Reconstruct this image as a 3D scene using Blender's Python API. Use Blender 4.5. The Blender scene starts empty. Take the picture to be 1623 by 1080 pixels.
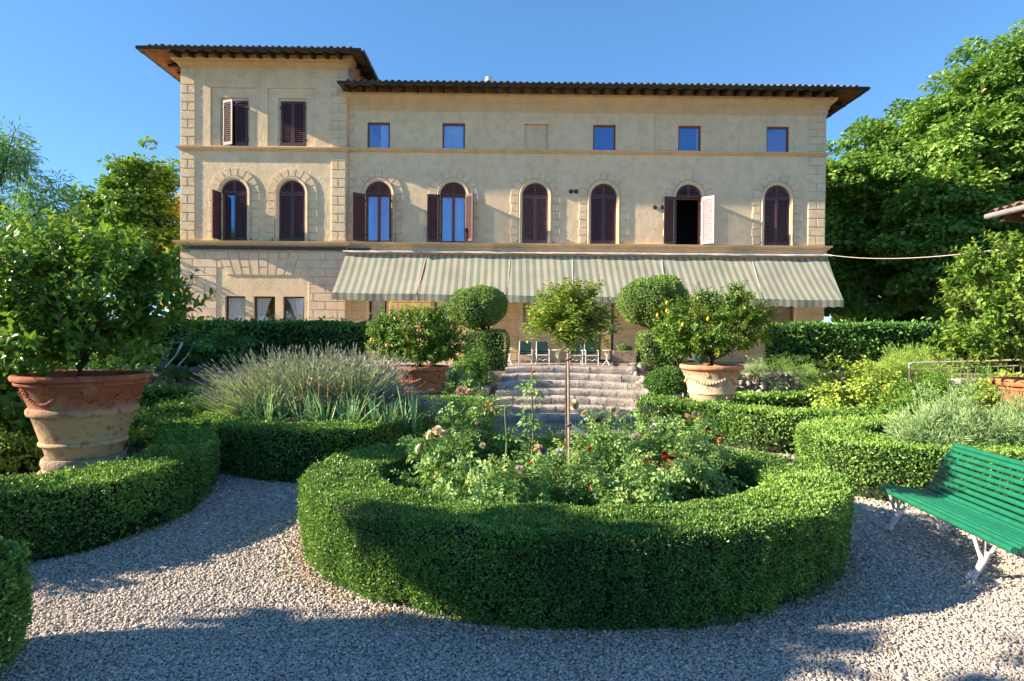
import bpy, bmesh, math
import numpy as np
from mathutils import Vector, Matrix
rng = np.random.default_rng(11)
scene = bpy.context.scene
COL = scene.collection
R = math.radians
pi = math.pi

# ------------------------------------------------------------------ camera
CAMH = 1.85
FPX = 902.0
camd = bpy.data.cameras.new('camera')
cam = bpy.data.objects.new('camera', camd)
COL.objects.link(cam)
camd.sensor_width = 36.0
camd.lens = FPX / 1623 * 36.0
camd.clip_start = 0.05
camd.clip_end = 6000
MC = (Matrix.Translation((0, 0, CAMH)) @ Matrix.Rotation(R(-0.5), 4, 'Z')
      @ Matrix.Rotation(R(90 - 0.5), 4, 'X') @ Matrix.Rotation(0.0075, 4, 'Z'))
cam.matrix_world = MC
scene.camera = cam
MR = np.array(MC.to_3x3())

def ray(px, py):
    d = np.array([(px - 811.5) / FPX, -(py - 540.0) / FPX, -1.0])
    return MR @ d

def P(px, py, Y):                  # world point seen at a pixel, at a depth
    d = ray(px, py)
    return np.array([0, 0, CAMH]) + d * (Y / d[1])

def G(px, py, z=0.0):              # world point seen at a pixel, at a height
    d = ray(px, py)
    return np.array([0, 0, CAMH]) + d * ((z - CAMH) / d[2])

# ------------------------------------------------------------------ mesh building
class MB:
    def __init__(s):
        s.V = []; s.F = []; s.n = 0; s.T = []
    def add(s, V, F, mat=0, tint=0.5):
        V = np.asarray(V, float).reshape(-1, 3)
        if isinstance(F, list):
            by = {}
            for q in F: by.setdefault(len(q), []).append(list(q))
            for q in by.values(): s.F.append((np.array(q, np.int64) + s.n, mat))
        else:
            s.F.append((np.asarray(F, np.int64) + s.n, mat))
        s.V.append(V)
        s.T.append(np.broadcast_to(np.asarray(tint, float), (len(V),)))
        s.n += len(V)
        return s

ROOT = {}

def build(name, M, mats, parent=None, smooth=False, tint=False, sharp=None):
    V = np.concatenate(M.V)
    if not isinstance(mats, (list, tuple)): mats = [mats]
    me = bpy.data.meshes.new(name)
    if parent is None:
        lo, hi = V.min(0), V.max(0)
        org = np.array([(lo[0] + hi[0]) / 2, (lo[1] + hi[1]) / 2, lo[2]])
    else:
        org = ROOT[parent.name]
    V = V - org
    lt = np.concatenate([np.full(len(F), F.shape[1], np.int64) for F, m in M.F])
    mi = np.concatenate([np.full(len(F), m, np.int64) for F, m in M.F])
    lv = np.concatenate([F.ravel() for F, m in M.F])
    ls = np.concatenate([[0], np.cumsum(lt)[:-1]])
    me.vertices.add(len(V)); me.loops.add(len(lv)); me.polygons.add(len(lt))
    me.vertices.foreach_set('co', V.astype(np.float32).ravel())
    me.loops.foreach_set('vertex_index', lv.astype(np.int32))
    me.polygons.foreach_set('loop_start', ls.astype(np.int32))
    me.polygons.foreach_set('loop_total', lt.astype(np.int32))
    me.polygons.foreach_set('material_index', mi.astype(np.int32))
    me.polygons.foreach_set('use_smooth', np.full(len(lt), bool(smooth)))
    if tint:
        a = me.attributes.new('tint', 'FLOAT', 'POINT')
        a.data.foreach_set('value', np.concatenate(M.T).astype(np.float32))
    for m in mats: me.materials.append(m)
    me.update(calc_edges=True)
    if smooth and sharp: me.set_sharp_from_angle(angle=R(sharp))
    o = bpy.data.objects.new(name, me)
    COL.objects.link(o)
    if parent is None:
        o.location = org
    else:
        o.parent = parent
    ROOT[o.name] = org
    return o

def tag(o, label=None, cat=None, group=None, kind=None):
    if label: o['label'] = label
    if cat: o['category'] = cat
    if group: o['group'] = group
    if kind: o['kind'] = kind
    return o

def thing(name, loc, label, cat, group=None):
    o = bpy.data.objects.new(name, None)
    o.empty_display_size = 0.2
    COL.objects.link(o)
    o.location = tuple(loc)
    ROOT[o.name] = np.array(loc, float)
    return tag(o, label, cat, group)

BOXF = np.array([[0,1,3,2],[4,6,7,5],[0,4,5,1],[2,3,7,6],[0,2,6,4],[1,5,7,3]])
def obox(M, O, U, Vv, W, lo, hi, mat=0, tint=.5):
    O = np.asarray(O, float); U = np.asarray(U, float); Vv = np.asarray(Vv, float); W = np.asarray(W, float)
    vs = [O + U*a + Vv*b + W*c for a in (lo[0], hi[0]) for b in (lo[1], hi[1]) for c in (lo[2], hi[2])]
    M.add(vs, BOXF, mat, tint)
def box(M, lo, hi, mat=0, tint=.5):
    obox(M, (0,0,0), (1,0,0), (0,1,0), (0,0,1), lo, hi, mat, tint)

def unit(a):
    a = np.asarray(a, float)
    return a / np.maximum(np.linalg.norm(a, axis=-1, keepdims=True), 1e-9)

def tube(M, pts, radii, n=8, mat=0, cap=True, tint=.5):
    pts = np.asarray(pts, float); k = len(pts)
    radii = np.broadcast_to(np.asarray(radii, float), (k,))
    tan = unit(np.gradient(pts, axis=0))
    ref = np.array([0, 0, 1.0]) if abs(tan[0][2]) < .9 else np.array([1.0, 0, 0])
    a = unit(np.cross(np.broadcast_to(ref, tan.shape), tan)); b = np.cross(tan, a)
    th = np.arange(n) * 2*pi/n
    V = pts[:,None] + radii[:,None,None]*(np.cos(th)[None,:,None]*a[:,None] + np.sin(th)[None,:,None]*b[:,None])
    i = np.arange(k-1)[:,None]; j = np.arange(n)[None]; jn = (j+1) % n
    F = np.stack([i*n+j, i*n+jn, (i+1)*n+jn, (i+1)*n+j], -1).reshape(-1, 4)
    base = M.n
    M.add(V.reshape(-1,3), F, mat, tint)
    if cap:
        for e in (0, (k-1)*n):
            M.F.append((np.array([[base+e+q for q in range(n)]]), mat))

def lathe(M, prof, c, n=48, mat=0, sx=1, tint=.5):
    prof = np.asarray(prof, float); k = len(prof)
    th = np.arange(n)*2*pi/n
    V = np.zeros((k, n, 3))
    V[:,:,0] = c[0] + prof[:,0,None]*np.cos(th)*sx
    V[:,:,1] = c[1] + prof[:,0,None]*np.sin(th)
    V[:,:,2] = c[2] + prof[:,1,None]
    i = np.arange(k-1)[:,None]; j = np.arange(n)[None]; jn = (j+1) % n
    F = np.stack([i*n+j, i*n+jn, (i+1)*n+jn, (i+1)*n+j], -1).reshape(-1, 4)
    M.add(V.reshape(-1,3), F, mat, tint)

_ico = {}
def ico(s):
    if s not in _ico:
        bm = bmesh.new(); bmesh.ops.create_icosphere(bm, subdivisions=s, radius=1)
        bm.verts.ensure_lookup_table()
        _ico[s] = (np.array([v.co[:] for v in bm.verts]), np.array([[v.index for v in f.verts] for f in bm.faces]))
        bm.free()
    return _ico[s]

def lump(p, f, seed=0):            # smooth pseudo noise, about -1..1
    r = np.random.default_rng(seed); out = 0
    for q in range(5):
        k = r.normal(size=3) * f * (1 + .6*q); out = out + np.sin(p @ k + r.uniform(0, 6.28)) / (1 + .5*q)
    return out / 2.2

def rocks(M, C, S, mat=0, sub=2, seed=0):
    v, f = ico(sub); r = np.random.default_rng(seed)
    for c, s in zip(C, S):
        q = v.copy()
        for _ in range(7):           # chip flat faces off the ball
            d = unit(r.normal(size=3)); h = r.uniform(.55, .85); t = q @ d
            q -= np.outer(np.maximum(t - h, 0), d)
        q = q * (1 + .06*lump(v*2, 2.0, int(r.integers(1e6)))[:,None])
        a = r.uniform(0, 6.28); ca, sa = math.cos(a), math.sin(a)
        q = q * np.asarray(s)
        q[:, :2] = q[:, :2] @ np.array([[ca*.3+.7, sa*.3], [-sa*.3, ca*.3+.7]])
        M.add(q + c, f, mat, r.uniform(0, 1))

def randu(n):
    return unit(rng.normal(size=(n, 3)))

# leaf templates: x across, y along, z up
LEAF_S = (np.array([[0,0,0],[-.3,.45,.09],[0,1,-.06],[.3,.45,.09]], float), np.array([[0,3,2],[0,2,1]]))
LEAF_W = (np.array([[0,0,0],[-.46,.45,.1],[0,1,-.12],[.46,.45,.1]], float), np.array([[0,3,2],[0,2,1]]))
LEAF_N = (np.array([[0,0,0],[-.075,.4,.02],[0,1,-.2],[.075,.4,.02]], float), np.array([[0,3,2],[0,2,1]]))
LEAF_B = (np.array([[0,0,0],[0,.35,.02],[0,.7,.0],[0,1,-.14],[-.21,.3,.09],[-.2,.66,.06],[.21,.3,.09],[.2,.66,.06]], float),
          np.array([[0,1,4],[4,1,2],[4,2,5],[5,2,3],[1,0,6],[1,6,2],[2,6,7],[2,7,3]]))
def _comp():
    V, F = [], []
    for (bx, by, ang, s) in ((0,.62,0,.40),(-.03,.52,1.15,.33),(.03,.52,-1.15,.33),(-.03,.22,1.3,.28),(.03,.22,-1.3,.28)):
        t = LEAF_S[0]*s*np.array([1.05,1,1]); ca, sa = math.cos(ang), math.sin(ang)
        x = bx + t[:,0]*ca - t[:,1]*sa; y = by + t[:,0]*sa + t[:,1]*ca
        V.append(np.stack([x, y, t[:,2] - .25*y*y], 1)); F.append(LEAF_S[1] + 4*len(F))
    V.append(np.array([[-.012,0,0],[.012,0,0],[0,.6,-.09]])); F.append(np.array([[20,21,22]]))
    return np.concatenate(V), np.concatenate(F)
LEAF_C = _comp()

def scatter(M, tpl, Pp, D, N, S, tint=None, mat=0):
    tv, tf = tpl; n = len(Pp)
    if n == 0: return
    D = unit(D); N = unit(N - D*np.sum(N*D, 1, keepdims=True)); X = np.cross(D, N)
    S = np.broadcast_to(np.asarray(S, float), (n,))
    V = Pp[:,None] + S[:,None,None]*(tv[None,:,0:1]*X[:,None] + tv[None,:,1:2]*D[:,None] + tv[None,:,2:3]*N[:,None])
    k = len(tv)
    F = (tf[None] + (np.arange(n)*k)[:,None,None]).reshape(-1, tf.shape[1])
    if tint is None: tint = rng.uniform(0, 1, n)
    M.add(V.reshape(-1,3), F, mat, np.repeat(tint, k))

# ------------------------------------------------------------------ materials
def new_mat(name):
    m = bpy.data.materials.new(name); m.use_nodes = True
    nt = m.node_tree; b = nt.nodes['Principled BSDF']
    return m, nt, b
def ramp(nt, fac, stops):
    r = nt.nodes.new('ShaderNodeValToRGB')
    e = r.color_ramp.elements
    while len(e) < len(stops): e.new(.5)
    for q, (p, c) in zip(e, stops):
        q.position = p; q.color = (*c, 1)
    nt.links.new(fac, r.inputs[0]); return r.outputs[0]
def tex(nt, kind, scale, detail=4, **kw):
    t = nt.nodes.new('ShaderNodeTex' + kind)
    c = nt.nodes.new('ShaderNodeTexCoord')
    nt.links.new(c.outputs['Object'], t.inputs['Vector'])
    t.inputs['Scale'].default_value = scale
    if kind == 'Noise': t.inputs['Detail'].default_value = detail; t.inputs['Roughness'].default_value = .6
    return t
def bump(nt, b, h, strength, dist):
    n = nt.nodes.new('ShaderNodeBump'); n.inputs['Strength'].default_value = strength; n.inputs['Distance'].default_value = dist
    nt.links.new(h, n.inputs['Height']); nt.links.new(n.outputs[0], b.inputs['Normal']); return n
def mixc(nt, fac, a, b, mode='MIX'):
    m = nt.nodes.new('ShaderNodeMix'); m.data_type = 'RGBA'; m.blend_type = mode
    for s, v in ((0, fac), (6, a), (7, b)):
        if hasattr(v, 'is_linked'): nt.links.new(v, m.inputs[s])
        elif isinstance(v, (int, float)): m.inputs[s].default_value = v
        else: m.inputs[s].default_value = (*v, 1)
    return m.outputs[2]

def simple(name, col, rough=.7, var=.15, scale=6, bmp=0, metal=0, spec=.4):
    m, nt, b = new_mat(name)
    t = tex(nt, 'Noise', scale)
    c = ramp(nt, t.outputs[0], [(.3, tuple(x*(1-var) for x in col)), (.7, tuple(min(1, x*(1+var)) for x in col))])
    nt.links.new(c, b.inputs['Base Color'])
    b.inputs['Roughness'].default_value = rough; b.inputs['Metallic'].default_value = metal
    b.inputs['Specular IOR Level'].default_value = spec
    if bmp:
        t2 = tex(nt, 'Noise', scale*8); bump(nt, b, t2.outputs[0], .5, bmp)
    return m

def leaf_mat(name, stops, rough=.45, trans=.28, spec=.35, gain=2.1):
    m, nt, b = new_mat(name)
    a = nt.nodes.new('ShaderNodeAttribute'); a.attribute_name = 'tint'
    stops = [(p, tuple(min(.9, x*gain) for x in c)) for p, c in stops]
    c = ramp(nt, a.outputs['Fac'], stops)
    nt.links.new(c, b.inputs['Base Color'])
    b.inputs['Roughness'].default_value = rough; b.inputs['Specular IOR Level'].default_value = spec
    tr = nt.nodes.new('ShaderNodeBsdfTranslucent')
    nt.links.new(mixc(nt, 1.0, c, (1.0, 1.0, .55), 'MULTIPLY'), tr.inputs[0])
    mx = nt.nodes.new('ShaderNodeMixShader'); mx.inputs[0].default_value = trans
    nt.links.new(b.outputs[0], mx.inputs[1]); nt.links.new(tr.outputs[0], mx.inputs[2])
    nt.links.new(mx.outputs[0], nt.nodes['Material Output'].inputs[0])
    return m

def stucco(name, c1, c2, stain=(.30,.25,.17)):
    m, nt, b = new_mat(name)
    n1 = tex(nt, 'Noise', .55, 6); n2 = tex(nt, 'Noise', 3.2, 8); n3 = tex(nt, 'Noise', 26, 6)
    c = ramp(nt, n1.outputs[0], [(.3, c1), (.7, c2)])
    f = ramp(nt, n2.outputs[0], [(.45, (0,0,0)), (.85, (.45,.45,.45))])
    c = mixc(nt, f, c, stain)
    mp = nt.nodes.new('ShaderNodeMapping'); mp.inputs['Scale'].default_value = (3.2, 3.2, .16)     # rain streaks
    cc = nt.nodes.new('ShaderNodeTexCoord'); st = nt.nodes.new('ShaderNodeTexNoise'); st.inputs['Scale'].default_value = 1.6; st.inputs['Detail'].default_value = 5
    nt.links.new(cc.outputs['Object'], mp.inputs[0]); nt.links.new(mp.outputs[0], st.inputs['Vector'])
    f2 = ramp(nt, st.outputs[0], [(.55, (0,0,0)), (.85, (.24,.24,.24))])
    c = mixc(nt, f2, c, tuple(x*1.15 for x in stain))
    nt.links.new(c, b.inputs['Base Color']); b.inputs['Roughness'].default_value = .92; b.inputs['Specular IOR Level'].default_value = .15
    ad = nt.nodes.new('ShaderNodeMath'); ad.operation = 'ADD'
    nt.links.new(n3.outputs[0], ad.inputs[0]); nt.links.new(n2.outputs[0], ad.inputs[1])
    bump(nt, b, ad.outputs[0], .6, .03)
    return m

M_wall = stucco('ochre_stucco', (.78,.575,.35), (.86,.66,.42))
M_trim = stucco('ochre_trim', (.72,.48,.25), (.78,.53,.28))
M_quoin = stucco('stone_render', (.75,.56,.355), (.83,.65,.425))
M_rust = stucco('ground_floor_render', (.74,.55,.37), (.81,.625,.43))
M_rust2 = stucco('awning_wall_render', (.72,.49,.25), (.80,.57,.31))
M_slate = simple('slate_band', (.06,.055,.06), .7, .3, 4)
M_shut = simple('brown_shutter_paint', (.085,.038,.042), .5, .25, 9, .002)
M_shut3 = simple('sunlit_shutter_paint', (.50,.40,.41), .4, .2, 9, .002)  # pale colour paints in the glancing sun on one open leaf
M_shut2 = simple('faded_shutter_paint', (.15,.072,.068), .5, .25, 9, .002)
M_frame = simple('brown_timber', (.20,.072,.028), .5, .25, 8)
M_white = simple('white_enamel', (.72,.69,.70), .45, .08, 10, .002)
M_gutter = simple('gutter_paint', (.022,.035,.032), .4, .3, 5)
M_rafter = simple('rafter_timber', (.035,.022,.018), .8, .3, 10)
M_dark = simple('painted_interior_shade', (.012,.011,.012), .9)
M_flash = simple('weathered_flashing', (.55,.52,.48), .7, .25, 5)
M_terra_s = simple('soffit_terracotta', (.20,.085,.05), .85, .3, 6)
M_tile = simple('roof_tile', (.30,.20,.14), .9, .4, 3, .01)
M_bark = simple('bark', (.085,.06,.042), .95, .45, 14, .02)
M_twig = simple('green_stem', (.13,.16,.05), .8, .3, 20)
M_soil = simple('dark_soil', (.055,.038,.026), .97, .5, 9, .03)
M_green_paint = simple('green_bench_paint', (.012,.145,.078), .32, .18, 12, .001, spec=.5)
M_cast = simple('white_cast_iron', (.66,.60,.58), .45, .15, 12, .004)
M_cushion = simple('dark_green_cushion', (.008,.045,.038), .8, .2, 15)
M_galv = simple('galvanised_steel', (.55,.53,.54), .4, .15, 9, metal=.5)
M_wood = simple('weathered_stake', (.34,.27,.22), .9, .4, 18, .01)
M_lemon = simple('lemon_skin', (.72,.42,.03), .4, .15, 30, .002)
M_cable = simple('pale_cable', (.55,.47,.42), .6, .1)
M_pipe = simple('copper_flue', (.22,.12,.09), .5, .2)

def stone_mat(name, stops, scale=5, moss=.0, bmp=.02):
    m, nt, b = new_mat(name)
    a = nt.nodes.new('ShaderNodeAttribute'); a.attribute_name = 'tint'
    n1 = tex(nt, 'Noise', scale, 9); n2 = tex(nt, 'Noise', scale*7, 6)
    c = ramp(nt, n1.outputs[0], stops)
    c2 = ramp(nt, a.outputs['Fac'], [(0, (.72,.72,.74)), (1, (1.12,1.06,1.0))])
    c = mixc(nt, 1.0, c, c2, 'MULTIPLY')
    f = ramp(nt, n2.outputs[0], [(.52, (0,0,0)), (.62, (.75,.75,.75))])
    c = mixc(nt, f, c, tuple(x*.38 for x in stops[1][1]))
    nt.links.new(c, b.inputs['Base Color']); b.inputs['Roughness'].default_value = .93; b.inputs['Specular IOR Level'].default_value = .2
    ad = nt.nodes.new('ShaderNodeMath'); ad.operation = 'ADD'
    nt.links.new(n1.outputs[0], ad.inputs[0]); nt.links.new(n2.outputs[0], ad.inputs[1])
    bump(nt, b, ad.outputs[0], .8, bmp)
    return m
M_rock = stone_mat('limestone_rubble', [(.3, (.24,.22,.20)), (.55, (.46,.42,.38)), (.75, (.60,.56,.51))], 4)
M_step = stone_mat('lichened_step_stone', [(.30, (.22,.20,.19)), (.47, (.47,.43,.385)), (.68, (.62,.57,.51))], 3.2)
M_trough = stone_mat('tufa_trough', [(.3, (.2,.15,.11)), (.55, (.40,.31,.23)), (.75, (.5,.4,.3))], 6, bmp=.05)
M_plinth = stone_mat('pale_plinth_stone', [(.3, (.36,.28,.19)), (.55, (.56,.45,.32)), (.75, (.64,.54,.41))], 6, bmp=.03)

def pot_mat(name, red, pale, zsplit, soft=.05):
    m, nt, b = new_mat(name)
    c = nt.nodes.new('ShaderNodeTexCoord'); sp = nt.nodes.new('ShaderNodeSeparateXYZ'); nt.links.new(c.outputs['Object'], sp.inputs[0])
    n1 = tex(nt, 'Noise', 3.0, 8); n2 = tex(nt, 'Noise', 14, 8); n3 = tex(nt, 'Noise', 60, 5)
    ma = nt.nodes.new('ShaderNodeMath'); ma.operation = 'MULTIPLY_ADD'; ma.inputs[1].default_value = .10; nt.links.new(n1.outputs[0], ma.inputs[0]); nt.links.new(sp.outputs[2], ma.inputs[2])
    mr = nt.nodes.new('ShaderNodeMapRange'); mr.inputs[1].default_value = zsplit - soft + .05; mr.inputs[2].default_value = zsplit + soft + .05
    nt.links.new(ma.outputs[0], mr.inputs[0])
    col = mixc(nt, mr.outputs[0], pale, red)
    f = ramp(nt, n1.outputs[0], [(.50, (0,0,0)), (.68, (.75,.75,.75))])
    col = mixc(nt, f, col, tuple(x*.9 for x in pale))
    f = ramp(nt, n2.outputs[0], [(.52, (0,0,0)), (.66, (.7,.7,.7))])
    col = mixc(nt, f, col, tuple(x*.42 for x in red))
    nt.links.new(col, b.inputs['Base Color']); b.inputs['Roughness'].default_value = .88; b.inputs['Specular IOR Level'].default_value = .2
    ad = nt.nodes.new('ShaderNodeMath'); ad.operation = 'ADD'; nt.links.new(n3.outputs[0], ad.inputs[0]); nt.links.new(n2.outputs[0], ad.inputs[1])
    bump(nt, b, ad.outputs[0], .5, .012)
    return m

# glass: a clear pane with a mirror component whose tint can paint in reflected blue
def glass_mat(name, refl, tintc=(1,1,1)):
    m, nt, b = new_mat(name)
    g = nt.nodes.new('ShaderNodeBsdfGlossy'); g.inputs['Roughness'].default_value = .02; g.inputs[0].default_value = (*tintc, 1)
    t = nt.nodes.new('ShaderNodeBsdfTransparent')
    mx = nt.nodes.new('ShaderNodeMixShader'); mx.inputs[0].default_value = refl
    nt.links.new(t.outputs[0], mx.inputs[1]); nt.links.new(g.outputs[0], mx.inputs[2])
    nt.links.new(mx.outputs[0], nt.nodes['Material Output'].inputs[0]); return m
M_glass = glass_mat('window_glass', .42, (.22,.50,.86))  # blue tint paints a deeper sky reflection into the panes
M_glass_dim = glass_mat('window_glass_shaded', .18, (.9,.95,1))

m, nt, b = new_mat('sheer_curtain')
nt.links.new(ramp(nt, tex(nt, 'Noise', 3).outputs[0], [(.3, (.66,.66,.66)), (.7, (.8,.8,.78))]), b.inputs['Base Color']); b.inputs['Roughness'].default_value = .9
M_curtain = m

# awning stripes (dyed into the cloth)
def stripe_mat():
    m, nt, b = new_mat('striped_awning_cloth')
    c = nt.nodes.new('ShaderNodeTexCoord'); sp = nt.nodes.new('ShaderNodeSeparateXYZ'); nt.links.new(c.outputs['Object'], sp.inputs[0])
    d = nt.nodes.new('ShaderNodeMath'); d.operation = 'DIVIDE'; d.inputs[1].default_value = .232; nt.links.new(sp.outputs[0], d.inputs[0])
    f = nt.nodes.new('ShaderNodeMath'); f.operation = 'FRACT'; nt.links.new(d.outputs[0], f.inputs[0])
    s = nt.nodes.new('ShaderNodeMapRange'); s.inputs[1].default_value = .47; s.inputs[2].default_value = .50; nt.links.new(f.outputs[0], s.inputs[0])
    e = nt.nodes.new('ShaderNodeMapRange'); e.inputs[1].default_value = .97; e.inputs[2].default_value = 1.0; nt.links.new(f.outputs[0], e.inputs[0])
    sb = nt.nodes.new('ShaderNodeMath'); sb.operation = 'SUBTRACT'; nt.links.new(s.outputs[0], sb.inputs[0]); nt.links.new(e.outputs[0], sb.inputs[1])
    col = mixc(nt, sb.outputs[0], (.60,.53,.43), (.30,.37,.27))
    n = tex(nt, 'Noise', 1.5, 6)
    col = mixc(nt, 1.0, col, ramp(nt, n.outputs[0], [(.3, (.82,.82,.82)), (.7, (1,1,1))]), 'MULTIPLY')
    nt.links.new(col, b.inputs['Base Color']); b.inputs['Roughness'].default_value = .85; b.inputs['Specular IOR Level'].default_value = .1
    tr = nt.nodes.new('ShaderNodeBsdfTranslucent'); nt.links.new(col, tr.inputs[0])
    mx = nt.nodes.new('ShaderNodeMixShader'); mx.inputs[0].default_value = .3
    nt.links.new(b.outputs[0], mx.inputs[1]); nt.links.new(tr.outputs[0], mx.inputs[2]); nt.links.new(mx.outputs[0], nt.nodes['Material Output'].inputs[0])
    return m
M_awn = stripe_mat()

# gravel ground
m, nt, b = new_mat('gravel_ground')
v = tex(nt, 'Voronoi', 48); v2 = tex(nt, 'Voronoi', 90); n = tex(nt, 'Noise', .8, 5)
c = ramp(nt, v.outputs['Color'], [(.1, (.28,.25,.23)), (.5, (.48,.42,.37)), (.9, (.66,.58,.50))])
c = mixc(nt, ramp(nt, v.outputs['Distance'], [(.3, (0,0,0)), (.7, (.6,.6,.6))]), c, (.11,.10,.095))
c = mixc(nt, ramp(nt, n.outputs[0], [(.45, (0,0,0)), (.75, (.3,.3,.3))]), c, (.22,.17,.13))
nt.links.new(c, b.inputs['Base Color']); b.inputs['Roughness'].default_value = .9
ad = nt.nodes.new('ShaderNodeMath'); ad.operation = 'ADD'; nt.links.new(v.outputs['Distance'], ad.inputs[0]); nt.links.new(v2.outputs['Distance'], ad.inputs[1])
bn = bump(nt, b, ad.outputs[0], .9, .02); bn.invert = True
M_gravel = m
m, nt, b = new_mat('pebble')
a = nt.nodes.new('ShaderNodeAttribute'); a.attribute_name = 'tint'
n = tex(nt, 'Noise', 60, 4)
c = ramp(nt, a.outputs['Fac'], [(0, (.34,.30,.275)), (.3, (.45,.40,.355)), (.6, (.57,.505,.44)), (.85, (.64,.56,.475)), (1, (.73,.69,.63))])
c = mixc(nt, 1.0, c, ramp(nt, n.outputs[0], [(.3, (.75,.75,.75)), (.7, (1.08,1.05,1.0))]), 'MULTIPLY')
nt.links.new(c, b.inputs['Base Color']); b.inputs['Roughness'].default_value = .75; b.inputs['Specular IOR Level'].default_value = .3
M_pebble = m
M_earth = simple('dry_grass_earth', (.12,.11,.05), .95, .4, .6, .02)
M_terrace = simple('terrace_gravel', (.36,.29,.22), .95, .25, 12, .01)

# foliage
M_box = leaf_mat('box_leaves', [(0, (.13,.085,.035)), (.03, (.026,.062,.014)), (.45, (.064,.125,.022)), (.8, (.105,.190,.032)), (1, (.18,.25,.055))], .42, .26, .45, gain=2.25)
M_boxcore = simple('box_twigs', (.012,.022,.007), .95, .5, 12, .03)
M_bay = leaf_mat('terrace_hedge_leaves', [(0, (.018,.055,.012)), (.5, (.045,.105,.022)), (1, (.10,.19,.04))], .38, .28, gain=2.3)
M_top = leaf_mat('topiary_leaves', [(0, (.03,.07,.02)), (.5, (.085,.14,.035)), (1, (.17,.20,.06))], .5, .3, gain=2.5)
M_lem = leaf_mat('lemon_leaves', [(0, (.025,.075,.012)), (.5, (.076,.132,.016)), (.82, (.145,.20,.03)), (1, (.27,.31,.05))], .40, .40, .4, gain=2.3)
M_lime = leaf_mat('lime_tree_leaves', [(0, (.045,.095,.018)), (.5, (.095,.175,.034)), (.85, (.155,.245,.045)), (1, (.26,.30,.08))], .5, .38, gain=1.95)
M_maple = leaf_mat('maple_leaves', [(0, (.045,.11,.02)), (.5, (.10,.19,.03)), (1, (.20,.28,.05))], .5, .35, gain=1.6)
M_autumn = leaf_mat('yellowing_leaves', [(0, (.12,.13,.02)), (.5, (.26,.19,.03)), (1, (.36,.18,.03))], .5, .35)
M_bamb = leaf_mat('bamboo_leaves', [(0, (.05,.11,.03)), (.5, (.11,.20,.05)), (1, (.20,.28,.09))], .45, .35)
M_shrub = leaf_mat('shrub_leaves', [(0, (.03,.08,.015)), (.5, (.07,.15,.025)), (1, (.16,.22,.04))], .45, .28)
M_yel = leaf_mat('yellow_shrub_leaves', [(0, (.07,.13,.02)), (.5, (.15,.22,.035)), (.85, (.24,.28,.05)), (1, (.32,.24,.05))], .5, .32)
M_fern = leaf_mat('feathery_leaves', [(0, (.08,.15,.03)), (.5, (.16,.24,.05)), (1, (.25,.32,.08))], .6, .3)
M_rosem = leaf_mat('rosemary_leaves', [(0, (.06,.11,.045)), (.5, (.14,.21,.09)), (1, (.25,.31,.16))], .6, .25)
M_rose = leaf_mat('rose_leaves', [(0, (.035,.095,.022)), (.5, (.10,.17,.05)), (.85, (.19,.25,.075)), (.95, (.22,.27,.07)), (1, (.25,.10,.04))], .4, .34, gain=2.25)
M_roset = leaf_mat('standard_rose_leaves', [(0, (.05,.11,.02)), (.5, (.14,.20,.035)), (.88, (.20,.25,.05)), (.96, (.26,.20,.05)), (1, (.28,.10,.05))], .42, .3)
M_lav = leaf_mat('lavender_stems', [(0, (.08,.13,.055)), (.5, (.18,.24,.115)), (1, (.29,.34,.19))], .7, .2)
M_lavf = leaf_mat('lavender_spikes', [(0, (.19,.18,.20)), (.45, (.34,.325,.335)), (1, (.50,.48,.42))], .8, .2, gain=1.0)
M_iris = leaf_mat('iris_blades', [(0, (.07,.14,.07)), (.5, (.13,.22,.11)), (.85, (.20,.29,.14)), (1, (.35,.27,.14))], .5, .25, gain=2.1)
M_dry = leaf_mat('dry_stalks', [(0, (.18,.11,.06)), (1, (.38,.27,.16))], .8, .1)
M_agave = leaf_mat('agave_blades', [(0, (.05,.11,.11)), (1, (.13,.21,.20))], .5, .1)
M_litter = leaf_mat('fallen_leaves', [(0, (.10,.05,.025)), (.6, (.24,.13,.06)), (1, (.36,.24,.10))], .8, .1)
def petal(name, c):
    return leaf_mat(name, [(0, tuple(x*.8 for x in c)), (1, c)], .6, .3, .2, 1.0)
M_pet = {'cream': petal('cream_petals', (.80,.68,.54)), 'blush': petal('blush_petals', (.78,.50,.44)), 'lilac': petal('lilac_petals', (.55,.38,.58)),
         'red': petal('red_petals', (.42,.03,.025)), 'white': petal('white_petals', (.82,.79,.76)), 'orange': petal('orange_petals', (.60,.24,.10)), 'wine': petal('wine_petals', (.16,.015,.03))}

# ------------------------------------------------------------------ sky and sun
sun_to = unit(np.array([-9.2, -1.0, 4.2]))
elev = math.asin(sun_to[2]); azim = math.atan2(sun_to[0], sun_to[1])
w = bpy.data.worlds.new('World'); scene.world = w; w.use_nodes = True
nt = w.node_tree; bg = nt.nodes['Background']
sky = nt.nodes.new('ShaderNodeTexSky'); sky.sky_type = 'NISHITA'; sky.sun_disc = False
sky.sun_elevation = elev; sky.sun_rotation = azim
sky.air_density = .7; sky.dust_density = 0.0; sky.ozone_density = 3.0; sky.altitude = 3000
hs = nt.nodes.new('ShaderNodeHueSaturation'); hs.inputs['Saturation'].default_value = 1.42; hs.inputs['Value'].default_value = 1.22
gm = nt.nodes.new('ShaderNodeGamma'); gm.inputs[1].default_value = .6
nt.links.new(sky.outputs[0], gm.inputs[0]); nt.links.new(gm.outputs[0], hs.inputs['Color']); nt.links.new(hs.outputs[0], bg.inputs[0]); bg.inputs[1].default_value = .15
ld = bpy.data.lights.new('sun', 'SUN'); ld.energy = 5.0; ld.angle = R(.5); ld.color = (1.0, .845, .645)
lo = bpy.data.objects.new('sun', ld); COL.objects.link(lo)
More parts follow.
